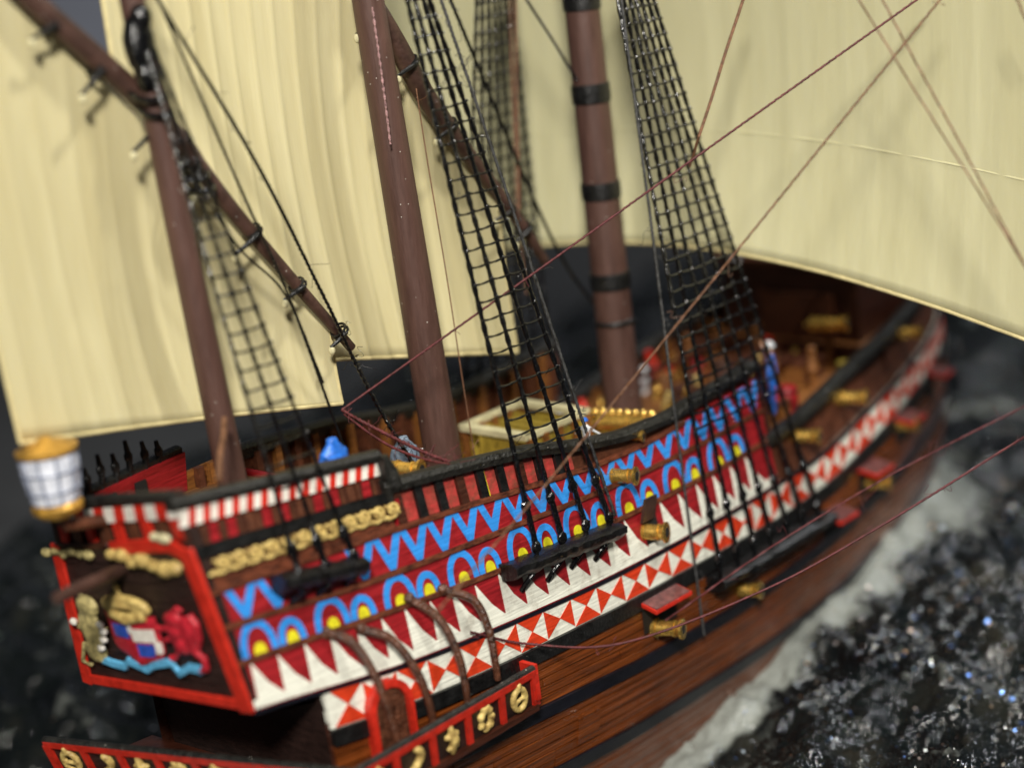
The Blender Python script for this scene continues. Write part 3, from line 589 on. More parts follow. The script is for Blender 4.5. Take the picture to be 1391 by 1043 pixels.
# curved brackets springing from the hull to the gallery rail
for nm_, pts in enumerate(([(1.781, -2.614, 0.728), (2.054, -2.954, 0.485), (2.176, -3.311, -0.184), (2.255, -3.486, -1.129), (2.331, -3.488, -1.712)], [(2.471, -2.716, 0.542), (2.877, -3.073, 0.232), (3.094, -3.403, -0.437), (3.180, -3.505, -1.091), (3.217, -3.499, -1.561)], [(3.681, -2.789, 0.682), (3.995, -3.179, 0.247), (4.094, -3.464, -0.440), (4.098, -3.551, -1.028), (4.100, -3.555, -1.439)], [(4.486, -2.874, 0.567), (4.909, -3.253, 0.248), (4.959, -3.496, -0.333), (4.920, -3.591, -0.909), (4.935, -3.585, -1.334)])):
    sp = spline(pts, 6); mb = MB(); mb.tube(sp, [.09 - .025 * i / len(sp) for i in range(len(sp))], 9); mb.ball(pts[0], .115, .115, .115, jit=.15); mb.build('bracket', 'post_brown', ship)
# ---- stern lantern
ln = empty('lantern', parent=ship); lb = Vector((-1.350, 0.280, 3.741)); lt = Vector((-1.350, 0.297, 4.916)); la = (lt - lb).normalized(); la = (la + Vector((0, 0, 1.2))).normalized(); lb = lb.copy()
Lh = (lt - lb).length
mb = MB(); mb.lathe(lb, la, [(-.12, .12), (-.1, .36), (0, .45), (.08, .45), (.16, .38)], 24); mb.build('base', 'lantern_gold', ln)
mb = MB(); mb.lathe(lb + la * .16, la, [(0, .40), (.12, .43), (.5, .475), (.62, .49), (Lh - .3, .49)], 24); mb.build('glass', 'lantern_pearl', ln)
e1 = la.cross(Vector((0, 0, 1)));  e1 = e1.normalized() if e1.length > .05 else Vector((1, 0, 0)); e2 = la.cross(e1)
for j in range(10):
    a = j * .6283; dr = e1 * math.cos(a) + e2 * math.sin(a); mb = MB(); mb.tube([lb + la * .16 + dr * .405, lb + la * .66 + dr * .482, lb + la * (Lh - .14) + dr * .50], .026, 6); mb.build('bar', 'lantern_bars', ln)
for h_, r_ in ((.38, .46), (.72, .495)):
    mb = MB(); mb.tube([lb + la * h_ + (e1 * math.cos(a) + e2 * math.sin(a)) * r_ for a in [j * 6.2832 / 24 for j in range(25)]], .02, 6); mb.build('hoop', 'lantern_bars', ln)
mb = MB(); mb.lathe(lb + la * (Lh - .15), la, [(0, .49), (.02, .54), (.09, .54), (.11, .44), (.15, .40), (.18, .2), (.26, .12), (.3, .05)], 24); mb.build('cap', 'lantern_gold', ln)
mb = MB(); mb.tube([lb + la * -.1, lb + Vector((.1, 0, -.35)), TF(.45, .55, -.05)], [.14, .12, .12], 9); mb.build('stem', 'inner_wood', ln)
# ---- decks and what stands on them
def deck(name, z, x0, x1, inset=.22, material='deck_wood'):
    mb = MB(); xs = frange(x0, x1, 24); mb.grid([[Vector((x, sgn * max(.02, HB(x, z(x)) - inset), z(x))) for x in xs] for sgn in (-1, -.5, 0, .5, 1)]); return mb.build(name, material, ship)
deck('poop_deck', lambda x: 2.55 - .04 * x, -.25, 4.0); deck('quarter_deck', lambda x: 1.15 - .02 * x, 3.9, 9.2); deck('main_deck', lambda x: .45, 9.1, 14.9, material='ochre'); deck('waist_deck', lambda x: .22 + .04 * (x - 14.8), 14.8, 20.5); deck('fore_deck', lambda x: .9 + .08 * (x - 20), 20.4, 26.4)
def bulkhead(x, z0, z1, material, name='bulkhead', half=None):
    h = half or HB(x, z0) - .2; mb = MB(); mb.box((x, 0, (z0 + z1) / 2), .12, 2 * h, z1 - z0)
    return mb.build(name, material, ship, False)
bulkhead(3.98, 1.0, 2.5, 'deep_red'); bulkhead(9.15, .3, 1.05, 'deep_red'); bulkhead(14.85, -.4, .5, 'inner_wood'); bulkhead(20.4, -.2, 1.0, 'hull_dark')
# inner timbers of the far bulwark
for (x0, x1, n, zb, zt) in ((4.3, 14.4, 18, .6, zR), (15.2, 24, 12, .2, zF), (2.8, 3.8, 3, 2.3, lambda x: 2.9)):
    for i in range(n):
        x = x0 + (x1 - x0) * (i + .5) / n; z1 = zt(x) - .05; z0 = max(zb, z1 - 1.3); mb = MB()
        mb.box((x, HB(x, z1) - .22, (z0 + z1) / 2), .16, .16, z1 - z0); mb.build('timber', 'deck_wood' if i % 2 else 'inner_wood', ship, False)
# stanchions and port deadeyes standing on the far poop bulwark
for x, h in ((-.1, .5), (.25, .55), (.6, .7), (.95, .6), (1.3, .75), (1.7, .6), (2.05, .5)):
    p = HP(x, 3.2, -.1, 1); mb = MB(); mb.tube([p, p + Vector((.05, 0, h * .5)), p + Vector((.02, 0, h))], [.05, .07, .04], 8); mb.ball(p + Vector((.04, 0, h * .55)), .1, .07, .13, n=8); mb.build('port_deadeye', 'black_paint', ship)
for x in (.7, 1.45):
    p = HP(x, 2.95, -.2, 1); mb = MB(); mb.box(p + Vector((0, -.02, 0)), .26, .05, .3); mb.build('scuttle', 'bore_black', ship, False)
# hatch structure amidships: ochre walls, pale coaming, orange posts
ha = empty('deck_hatch', parent=ship); hz = 1.86
hx0, hx1, hy0, hy1 = 9.35, 11.25, -.95, 1.0
for (cx_, cy_, sx, sy) in (((hx0 + hx1) / 2, hy0, hx1 - hx0, .12), ((hx0 + hx1) / 2, hy1, hx1 - hx0, .12), (hx0, 0, .12, hy1 - hy0), (hx1, 0, .12, hy1 - hy0)):
    mb = MB(); mb.box((cx_, cy_, hz), sx + .14, sy + .02, .12); mb.build('coaming', 'pale_cream', ha, False)
    mb = MB(); mb.box((cx_, cy_, 1.05), sx * .98, sy * .5, 1.3); mb.build('wall', 'ochre', ha, False)
for i in range(5):
    for yy in (hy0, hy1):
        mb = MB(); mb.box((hx0 + (hx1 - hx0) * i / 4, yy - .04, 1.15), .14, .14, 1.35); mb.build('post', 'deck_wood', ha, False)
for i in range(6):
    mb = MB(); mb.box((hx0 + (hx1 - hx0) * (i + .5) / 6, 0, hz - .25), .16, hy1 - hy0 - .1, .08); mb.build('grating_bar', 'ochre', ha, False)
# forecastle block under the course sail
fc = empty('forecastle', parent=ship)
mb = MB(); mb.box((22.6, 0, 1.9), 3.6, 4.2, 2.0); mb.build('wall', 'hull_dark', fc, False)
mb = MB(); mb.box((20.72, -.3, 1.6), .12, 2.2, 1.2); mb.build('front_panel', 'inner_wood', fc, False)
mb = MB(); mb.box((22.6, 0, 2.98), 3.9, 4.5, .14); mb.build('roof', 'inner_wood', fc, False)
for i in range(8):
    for yy in (-2.2, 2.2):
        mb = MB(); mb.box((20.9 + i * .5, yy, 3.3), .12, .12, .55); mb.build('post', 'deck_wood', fc, False)
for yy in (-2.2, 2.2): mb = MB(); mb.box((22.6, yy, 3.62), 3.9, .16, .12); mb.build('hand_rail', 'rail_black', fc, False)
def chest(x, y, z, sx, sy, sz, mt):
    o = empty('deck_chest', parent=ship); mb = MB(); mb.box((x, y, z + sz / 2), sx, sy, sz); mb.build('body', mt, o, False)
    mb = MB(); mb.box((x, y, z + sz + .04), sx + .1, sy + .1, .08); mb.build('lid', 'inner_wood', o, False)
def barrel(x, y, z, r, h, mt='inner_wood'):
    o = empty('deck_barrel', parent=ship); mb = MB(); mb.lathe((x, y, z), (0, 0, 1), [(0, r * .8), (h * .25, r * .97), (h * .5, r), (h * .75, r * .97), (h, r * .8)], 14); mb.build('staves', mt, o)
    for q in (.2, .78): mb = MB(); mb.lathe((x, y, z + h * q), (0, 0, 1), [(0, r * .99), (.05, r * 1.01)], 14); mb.build('hoop', 'black_paint', o)
rc2 = random.Random(3)
for (x0, x1, z, n, ymax) in ((15.2, 20.0, .3, 18, 2.4), (9.6, 14.4, .45, 12, 2.2), (4.6, 9.0, 1.1, 5, 1.7), (21, 24.5, 3.05, 8, 1.6), (16, 20, .3, 14, 2.7)):
    for _ in range(n):
        x = rc2.uniform(x0, x1); y = rc2.uniform(-ymax, ymax); mt = rc2.choice(['deck_wood', 'inner_wood', 'hull_dark', 'deck_wood', 'post_brown', 'ochre', 'deep_red'])
        if abs(y) < .8 and (abs(x - 13.7) < .7 or abs(x - 7.7) < .8) or (9.1 < x < 11.5 and abs(y) < 1.2): continue
        if rc2.random() < .5: barrel(x, y, z, rc2.uniform(.16, .3), rc2.uniform(.4, .75), mt)
        else: chest(x, y, z, rc2.uniform(.3, .8), rc2.uniform(.3, .9), rc2.uniform(.25, .6), mt)
for x, y in ((15.6, -1.2), (15.6, 1.2), (17.2, -1.9), (18.7, -2.0), (18.7, 1.8), (20.1, -1.6), (20.1, .6), (20.1, 1.9)):
    mb = MB(); mb.lathe((x, y, .25), (0, 0, 1), [(0, .12), (.5, .1), (.6, .16), (.9, .09), (1.15, .12), (1.2, .05)], 12); mb.build('bitt_post', 'deck_wood', ship)
for k in range(90):
    x = rc2.uniform(10, 24.5); y = rc2.uniform(-1, 1) * (HB(x, .5) - .5); zb = .45 if x < 14.8 else (.3 if x < 20.4 else 3.05); y = y if x < 20.4 else y * .7
    if abs(y) < .6 and abs(x - 13.7) < .7 or (9.1 < x < 11.6 and abs(y) < 1.2): continue
    r_ = rc2.uniform(.07, .15); h_ = rc2.uniform(.25, .9); mt = rc2.choice(['brass', 'brass', 'deck_wood', 'bright_red', 'carved_gold', 'cloth_white'])
    mb = MB(); mb.lathe((x, y, zb), (rc2.uniform(-.5, .5), rc2.uniform(-.5, .5), 1), [(0, r_), (h_ * .2, r_ * .8), (h_ * .5, r_ * 1.1), (h_ * .8, r_ * .6), (h_ * .9, r_ * .9), (h_, r_ * .3)], 12); mb.build('deck_fitting', mt, ship)
for x0, n, zz_ in ((11.8, 9, 1.55),):
    for k in range(n): mb = MB(); mb.lathe((x0 + .05 * k, -.5 - .19 * k, zz_ - .35), (0, 0, 1), [(0, .09), (.25, .06), (.35, .12), (.45, .13), (.52, .05)], 12); mb.build('baluster', 'brass', ship)
for y in (-1.3, 1.5): mb = MB(); mb.box((17.8, y, 1.0), 4.6, .12, .1); mb.build('gangway_beam', 'hull_dark', ship, False)
# ---- masts
def mast(base, top, r0, r1, bands=(), name='mast'):
    o = empty(name, parent=ship); a, c = Vector(base), Vector(top); mb = MB(); n = 14
    mb.tube([a.lerp(c, i / n) for i in range(n + 1)], [r0 + (r1 - r0) * i / n for i in range(n + 1)], 24); mb.build('pole', 'mast_brown', o)
    for t, h in bands:
        p = a.lerp(c, t); d = (c - a).normalized(); rr = (r0 + (r1 - r0) * t) * 1.06; mb = MB()
        mb.lathe(p - d * h / 2, d, [(0, rr * .98), (.02, rr * 1.03), (h * .5, rr * 1.05), (h - .02, rr * 1.03), (h, rr * .98)], 24); mb.build('band', 'black_paint', o)
    return o
def ext(a, c, t): return lerp(a, c, t)
m1a, m1b = (2.205, 0.000, 2.998), (1.816, 0.000, 11.679); m2a, m2b = (7.693, -0.000, 1.490), (7.304, 0.000, 11.664); m3a, m3b = (13.693, 0.000, 2.083), (13.714, -0.000, 10.913)
mast(ext(m1a, m1b, -.12), ext(m1a, m1b, 1.35), .29, .20)
mast(ext(m2a, m2b, -.2), ext(m2a, m2b, 1.5), .42, .27)
def mt3(py): return (500 - py) / 520
L3 = 1.5 + .3
mast(ext(m3a, m3b, -.3), ext(m3a, m3b, 1.5), .46, .36, [((mt3(y_) + .3) / L3, h_) for y_, h_ in ((432, .12), (374, .40), (250, .40), (120, .44), (0, .4))])
# thread lashed down the mizzen mast, small lashings
mb = MB(); mb.tube([Vector(p) for p in spline([(7.026, -0.400, 11.256), (7.014, -0.420, 10.054), (6.989, -0.430, 8.600)], 60)], .026, 8, lobes=2, pitch=.16, depth=.45); mb.build('lashing_thread', 'rope_violet', ship)
# ---- sails
def sail(name, material, quad, bulge, axis, nu=260, nv=32, panels=0, pamp=.05, horiz=(), arch=0, thick=.05, label=None):
    """quad: bl, br, tr, tl; bulge along axis; seams: raised cloth seams at u"""
    bl, br, tr_, tl = [Vector(p) for p in quad]; ax = Vector(axis)
    def S(u, v):
        p = bl.lerp(br, u).lerp(tl.lerp(tr_, u), v)
        w_ = math.sin(math.pi * (.06 + .88 * u)) * (math.sin(math.pi * (.18 + .74 * v)))
        q = (p.x if abs(ax.y) > .5 else p.y) * panels + .10 * math.sin(p.z * .7 + p.x) ; cell = q - math.floor(q)
        ridge = pamp * (1 - (2 * cell - 1) ** 4) + pamp * .6 * math.sin(q * 1.7 + p.z * .15) if panels else 0
        return p + ax * (bulge * w_ + ridge + .06 * math.sin(5 * u + 4 * v)) + Vector((0, 0, arch * math.sin(math.pi * u) * (1 - v) ** 1.6))
    o = empty(name, parent=ship)
    if label: o['label'] = label
    if abs(ax.y) > .5:      # fore-and-aft sail: columns stand upright, heads follow the yard
        def S(u, v):
            x = bl.x + (br.x - bl.x) * u; zb = bl.z + (br.z - bl.z) * u + .25 * math.sin(math.pi * u) * 0; tt = (x - tl.x) / (tr_.x - tl.x); zt = tl.z + (tr_.z - tl.z) * tt + .3
            z = zb + (zt - zb) * v; q = x * panels; cell = q - math.floor(q)
            ridge = pamp * (1 - abs(2 * cell - 1) ** 3) + pamp * .5 * math.sin(q * 1.9 + z * .12)
            w_ = math.sin(math.pi * (.06 + .88 * u)) * math.sin(math.pi * (.18 + .74 * v)); y = bl.y + (br.y - bl.y) * u
            return Vector((x + .05 * math.sin(z * .5), y + bulge * w_ + ridge, z))
    us, vs_ = frange(0, 1, nu), frange(0, 1, nv); mb = MB()
    mb.grid([[S(u, v) for u in us] for v in vs_])
    c = mb.build('cloth', material, o); so = c.modifiers.new('thick', 'SOLIDIFY'); so.thickness = thick; so.offset = 0
    for v in horiz:
        mb = MB(); mb.tube([S(u, v) for u in frange(0, 1, 40)], .035, 8); mb.build('seam', material, o)
    mb = MB(); mb.tube([S(u, 0) for u in us], .045, 8); mb.build('bolt_rope', 'seam_cream', o)
    
    for u in (0, 1): mb = MB(); mb.tube([S(u, v) for v in vs_], .042, 8); mb.build('bolt_rope', 'seam_cream', o)
    return o
ya, yb = Vector((-0.238, 0.320, 12.588)), Vector((5.856, 0.320, 4.717)); ya2 = ya + (ya - yb) * .35
sail('lateen_sail', 'sail_lateen', ((-1.705, 0.450, 5.009), (5.530, 0.450, 3.573), (5.754, 0.420, 4.859), lerp(tuple(ya2), (0, 0, 0), 0)), .55, (0, 1, 0), panels=1.5, pamp=.014, label='aftermost cream lateen sail behind the lantern')
yc, ye = Vector((7.835, 0.550, 11.414)), Vector((12.092, 0.550, 5.082)); yc2 = yc + (yc - ye) * .75
sail('lateen_sail', 'sail_lateen', ((1.95, .9, 5.25), (11.010, 0.650, 3.138), (11.723, 0.650, 5.501), lerp(tuple(yc2), (0, 0, 0), 0)), .7, (0, 1, 0), panels=2.0, pamp=.034, label='cream lateen sail behind the middle mast')
sail('course_sail', 'sail_course', ((14.6, 9.8, 3.5), (14.3, -11.6, 2.95), (15.2, -11.2, 15.5), (15.2, 9.4, 15.5)), 1.3, (1, 0, 0), 160, 44, panels=1.3, pamp=.014, horiz=(.26,), arch=1.5, label='big cream square sail forward of the thick banded mast')
# lateen yards with sail ties
def yard(pts, rad, ties, curve_off=0):
    o = empty('lateen_yard', parent=ship); mb = MB(); sp = spline(pts, 8); n = len(sp)
    mb.tube(sp, [rad * (.72 + .28 * math.sin(math.pi * min(1, .15 + .85 * i / n)) if i < n * .6 else max(.45, 1.35 - .9 * i / n)) for i in range(n)], 14); mb.build('spar', 'spar_brown', o)
    for p, tail in ties:
        p = Vector(p); tail = Vector(tail); mb = MB(); d = (Vector(sp[-1]) - Vector(sp[0])).normalized(); s_ = d.cross(Vector((0, -1, 0))).normalized()
        for q in (-.05, .04): mb.tube([p + d * q + (s_ * math.cos(a) + Vector((0, -1, 0)) * math.sin(a)) * rad * .8 for a in [j * 6.2832 / 12 for j in range(13)]], .028, 6)
        mb.tube([p + Vector((0, -rad, 0)), p.lerp(tail, .5) + Vector((0, -rad * .8, .03)), tail], [.04, .05, .035], 7); mb.build('tie', 'black_paint', o)
        mb = MB(); mb.ball(tail + Vector((.02, 0, -.06)), .07, .07, .1, n=8); mb.build('tie_knot', 'pale_cream', o)
yard([tuple(ya2), tuple(ya), (2.012, 0.300, 10.138), (3.654, 0.320, 7.728), (5.870, 0.320, 4.682)], .21, [((0.299, 0.300, 11.830), (-0.177, 0.250, 11.661)), ((1.041, 0.300, 10.976), (0.558, 0.200, 10.608)), ((2.075, 0.300, 9.904), (1.358, 0.150, 9.470)), ((2.713, 0.300, 8.985), (2.526, 0.200, 8.468)), ((3.861, 0.300, 7.500), (3.229, 0.200, 7.180)), ((4.723, 0.300, 6.244), (4.243, 0.200, 6.076)), ((5.608, 0.300, 5.091), (5.234, 0.200, 4.865))])
yard([tuple(yc2), tuple(yc), (9.016, 0.550, 9.316), (9.844, 0.550, 8.135), (11.342, 0.550, 6.224), (12.173, 0.550, 4.961)], .22, [((7.880, 0.500, 11.044), (7.054, 0.200, 10.738)), ((8.721, 0.500, 9.966), (8.202, 0.400, 9.758)), ((9.636, 0.500, 8.517), (9.050, 0.400, 8.311)), ((11.074, 0.500, 6.398), (10.511, 0.400, 6.275)), ((11.523, 0.500, 5.887), (11.076, 0.400, 5.657))])
# halyard block on the aft mast and parrel lashings
mb = MB(); p = Vector((1.727, -0.100, 11.308)); mb.ball(p, .3, .25, .55, jit=.08, n=12); mb.ball(p + Vector((.05, -.1, .45)), .2, .2, .25, n=10); mb.ball(p + Vector((0, -.05, -.55)), .22, .22, .3, jit=.1)
melt(mb.build('halyard_block', 'rope_black', ship), .04, 3)
for q in ((1.736, -0.050, 10.440), (1.863, -0.050, 10.134), (2.648, 0.250, 8.863), (2.732, 0.250, 8.615)):
    q = Vector(q); mb = MB(); mb.tube([q + Vector((.27 * math.cos(a), .27 * math.sin(a), .1 * math.sin(a))) for a in [j * 6.2832 / 14 for j in range(15)]], .06, 7); mb.build('parrel_lashing', 'rope_black', ship)
# ---- standing rigging
def cordpts(a, c, sag=0, step=.05, wob=.0):
    a, c = Vector(a), Vector(c); n = max(4, int((c - a).length / step)); out = []
    ph = random.uniform(0, 6)
    for i in range(n + 1):
        t = i / n; p = a.lerp(c, t); p.z -= sag * 4 * t * (1 - t); p.x += wob * math.sin(9 * t + ph); out.append(p)
    return out
def hairs(mb, pts, n, ln_=.35):
    for _ in range(n):
        p = Vector(random.choice(pts)); d = Vector((random.uniform(-1, 1), random.uniform(-1, .3), random.uniform(-.6, .8))).normalized() * ln_ * random.uniform(.4, 1.3)
        e_ = Vector((random.uniform(-.15, .15), random.uniform(-.1, .1), random.uniform(-.15, .15)))
        mb.tube(spline([p, p + d * .4 + e_, p + d * .8 - e_ * .5, p + d], 5), .005, 4, cap=False)
def cord(a, c, r, material, parent=None, name='rope', lobes=3, sag=0, wob=.012, mids=None, fuzz=0):
    if mids: 
        sp = spline([a] + list(mids) + [c], 12); pts = []
        for p, q in zip(sp[:-1], sp[1:]): pts += cordpts(p, q)[:-1]
        pts.append(Vector(c))
    else: pts = cordpts(a, c, sag, .05, wob)
    mb = MB(); mb.tube(pts, r, 9 if lobes else 7, lobes=lobes, pitch=r * 2.6, depth=.26)
    if fuzz: hairs(mb, pts, fuzz)
    return mb.build(name, material, parent or ship, angle=80)
def shroud(name, tops, bots, zs, r, rr, material='rope_black', label=None, jitter=.02, fuzz=0, over=.12, zpos=None):
    o = empty(name, parent=ship)
    if label: o['label'] = label
    lines = []
    for a, c in zip(tops, bots):
        a, c = Vector(a), Vector(c); a = a + (a - c) * over; lines.append((a, c)); mb = MB(); pts = cordpts(a, c, 0, .12, .012); 
        rad = [r * (1 + .22 * math.sin(i * 1.9 + a.x * 7)) for i in range(len(pts))]
        mb.tube(pts, rad, 8); mb.build('shroud_rope', material, o)
    for z in zs:
        pts = []
        for a, c in lines:
            t = (a.z - z) / (a.z - c.z); p = a.lerp(c, t); p.z += random.uniform(-jitter, jitter); p.y -= r * .7; pts.append(p)
        d0 = (pts[0] - pts[1]).normalized(); d1 = (pts[-1] - pts[-2]).normalized(); sp = []
        P = [pts[0] + d0 * .05] + pts + [pts[-1] + d1 * .05]
        for p, q in zip(P[:-1], P[1:]):
            for k in range(6): t = k / 6; s_ = p.lerp(q, t); s_.z -= .045 * 4 * t * (1 - t) * min(1, (q - p).length / .8); sp.append(s_)
        sp.append(P[-1]); mb = MB(); mb.tube(sp, [rr * (1 + .25 * math.sin(i * 2.1)) for i in range(len(sp))], 6)
        for p in pts: mb.ball(p, rr * 1.9, rr * 1.6, rr * 1.9, n=6)
        if fuzz and random.random() < fuzz: hairs(mb, sp, 2, .22)
        mb.build('ratline', material, o)
    return lines
zr = lambda a, c, n: frange(a, c, n)
MZT = [(6.449, -1.970, 11.391), (6.656, -1.970, 11.366), (6.866, -1.970, 11.340), (7.039, -1.970, 11.319)]
MZB = [(6.701, -3.332, 0.615), (7.405, -3.394, 0.573), (8.089, -3.443, 0.605), (8.758, -3.506, 0.538)]
shroud('mizzen_shrouds', MZT, MZB, zr(2.62, 13.4, 32), .050, .022, label='starboard shrouds of the middle mast, black ladder of ropes', fuzz=.35)
MNT = [tuple(lerp((12.476, -2.050, 10.646), (13.664, -2.050, 10.500), i / 6)) for i in range(7)]
MNB = [tuple(lerp((11.739, -3.911, -1.422), (15.611, -3.943, -1.475), i / 6)) for i in range(7)]
shroud('main_shrouds', MNT, MNB, zr(1.55, 12.4, 33), .046, .027, label='starboard shrouds of the thick banded mast, broad black net', fuzz=.1)
shroud('main_shrouds', [(x, -y, z) for x, y, z in MNT], [(x, -y, z) for x, y, z in MNB], zr(1.55, 12.4, 33), .046, .03, label='far port shrouds of the banded mast, blurred net')
shroud('aft_shrouds', [(1.707, -0.200, 11.559), (1.783, -0.200, 11.549), (1.860, -0.200, 11.539)], [(1.339, -2.648, 1.945), (1.904, -2.716, 1.913), (2.521, -2.783, 1.880)], zr(3.6, 9.6, 18), .036, .024, label='three-rope ladder of the aftermost mast', over=.05)
# deadeyes and chains, channels
def deadeye(mb, p, r=.12): mb.ball(p, r, r * .7, r * 1.15, n=10, jit=.1)
def channel(p0, p1, n, chain_dz, lines_b, name='channel', dx=-.35, up=1.0, tops=None):
    o = empty(name, parent=ship); p0, p1 = Vector(p0), Vector(p1); mb = MB()
    k = 30; prof = [(-.05, -.2), (.3, -.2), (.5, -.08), (.54, .05), (.4, .13), (-.05, .13)]; rows = []
    for a_, c_ in prof + prof[:1]: rows.append([HP(p0.x + (p1.x - p0.x) * i / k, p0.z + (p1.z - p0.z) * i / k + c_ + random.uniform(-.02, .02), a_ + random.uniform(-.03, .03)) for i in range(k + 1)])
    mb.grid(rows)
    for i in (0, -1): mb.add([r[i] for r in rows[:-1]], [tuple(range(len(prof)))])
    mb.build('board', 'black_paint', o)
    for i, bt in enumerate(lines_b):
        bt = Vector(bt); mb = MB(); deadeye(mb, bt + Vector((0, 0, .08)), .12)
        tp = Vector(tops[i]); d = (tp - bt).normalized(); u1 = bt + d * up
        deadeye(mb, u1, .12)
        for e_ in (-.05, .0, .05): mb.tube([bt + Vector((e_, 0, .1)), u1 + Vector((e_ * .8, -.02, 0))], .022, 5)
        mb.tube([u1, u1 + d * .35], [.075, .05], 7); mb.build('deadeye', 'rope_black', o)
        e_ = HP(bt.x + dx, bt.z - chain_dz, .03); mb = MB(); mb.tube(spline([bt + Vector((0, .02, -.05)), bt + Vector((-.02, -.02, -.28)), bt.lerp(e_, .75) + Vector((0, -.06, 0)), e_], 4), .052, 7); mb.build('chain', 'rope_black', o)
channel((5.958, -3.068, 0.410), (9.045, -3.333, 0.247), 4, .75, MZB, up=.95, tops=MZT)
channel((11.660, -3.664, -1.870), (16.152, -3.689, -1.850), 7, .6, MNB, dx=-.15, up=1.15, tops=MNT)
channel((0.961, -2.367, 1.939), (2.747, -2.597, 1.677), 3, .5, [(1.339, -2.648, 1.945), (1.904, -2.716, 1.913), (2.521, -2.783, 1.880)], dx=-.1, up=.55, tops=[(1.707, -0.200, 11.559), (1.783, -0.200, 11.549), (1.860, -0.200, 11.539)])
# ---- running rigging
def v(*p): return p
cord((7.426, -1.800, 11.622), (8.977, -3.472, 0.585), .042, 'thread_grey', fuzz=26, name='backstay')
cord((12.523, -2.100, 11.016), (11.093, -3.809, -2.870), .040, 'thread_grey', fuzz=14, name='backstay')
cord((1.956, -0.300, 12.336), (5.392, -0.200, 4.706), .044, 'rope_black', mids=[(3.657, -0.300, 8.949), (4.864, -0.250, 6.038)], fuzz=10, name='tack_rope'); cord((5.392, -0.200, 4.706), (5.956, -1.200, 1.991), .05, 'rope_black', mids=[(5.652, -0.600, 3.406)], fuzz=30, name='tack_rope')
cord((2.032, -0.300, 12.328), (4.201, -1.000, 3.193), .034, 'rope_black', mids=[(3.277, -0.300, 8.382), (3.886, -0.400, 6.320)], name='tack_rope')
cord((2.058, -0.200, 9.447), (4.246, -0.600, 4.499), .028, 'rope_black', mids=[(3.004, -0.200, 7.501), (3.897, -0.300, 6.311)], name='brace')
cord((8.403, 0.100, 9.483), (8.037, -0.600, 1.591), .014, 'rope_brown', lobes=0, fuzz=3, name='halyard')
cord((10.694, 1.200, 11.331), (14.179, 0.900, 3.360), .05, 'rope_black', mids=[(12.658, 1.200, 6.436), (13.475, 1.100, 4.558)], name='stay')
cord((13.438, 1.675, 11.035), (12.104, 1.111, 6.162), .03, 'rope_brown', lobes=0, name='buntline'); cord((13.651, 2.050, 11.031), (12.360, 1.418, 6.098), .028, 'rope_brown', lobes=0, name='buntline')
cord((12.071, 1.147, 6.168), (11.687, 0.803, 4.309), .02, 'rope_brown', lobes=0, name='buntline')
cord((12.724, 0.938, 11.079), (13.338, -0.000, 8.826), .04, 'rope_black', name='stay')
cord((14.626, -8.081, 10.261), (4.705, -0.500, 3.817), .028, 'rope_red', sag=0, fuzz=4, name='brace')
cord((13.556, -9.152, 10.415), (2.612, -4.538, 1.070), .025, 'rope_brown', sag=.0, mids=[(6.755, -4.974, 3.240)], fuzz=6, name='brace')
cord((13.991, -4.279, 10.652), (12.459, -3.842, 7.773), .034, 'rope_brown', lobes=0, name='bowline'); cord((12.459, -3.842, 7.773), (12.571, -3.462, 7.147), .03, 'rope_brown', lobes=0, name='bowline')
cord((11.872, -8.075, 10.617), (11.709, -11.453, 5.475), .02, 'rope_brown', name='sheet'); cord((12.179, -8.414, 10.563), (11.709, -11.453, 5.475), .022, 'rope_brown', name='sheet')
cord((13.370, -10.515, 10.260), (13.381, -10.795, 9.587), .025, 'rope_brown', name='sheet'); 
cord((16.895, -8.791, 1.272), (9.907, -3.761, -2.058), .026, 'rope_red', mids=[(14.247, -7.136, 0.418), (11.658, -5.607, -0.594)], fuzz=8, name='tow_rope')
cord((14.955, -9.750, 1.320), (4.831, -3.118, -0.405), .031, 'rope_red', mids=[(11.854, -7.822, -0.024), (9.663, -6.581, -0.726), (7.111, -5.006, -1.156), (6.096, -3.406, -1.110)], fuzz=10, name='tow_rope')
cord((5.383, 0.300, 3.525), (5.622, -2.659, 2.655), .045, 'rope_red', sag=.1, fuzz=18, name='sheet'); cord((5.404, 0.300, 3.425), (5.355, -2.620, 2.766), .035, 'rope_red', sag=.22, fuzz=8, name='sheet')
cord((1.676, -0.800, 4.590), (0.523, -1.880, 3.940), .06, 'rope_brown', lobes=0, name='sheet')
cord((14.486, 3.000, 10.126), (11.102, 3.000, 8.599), .02, 'rope_black', name='brace')
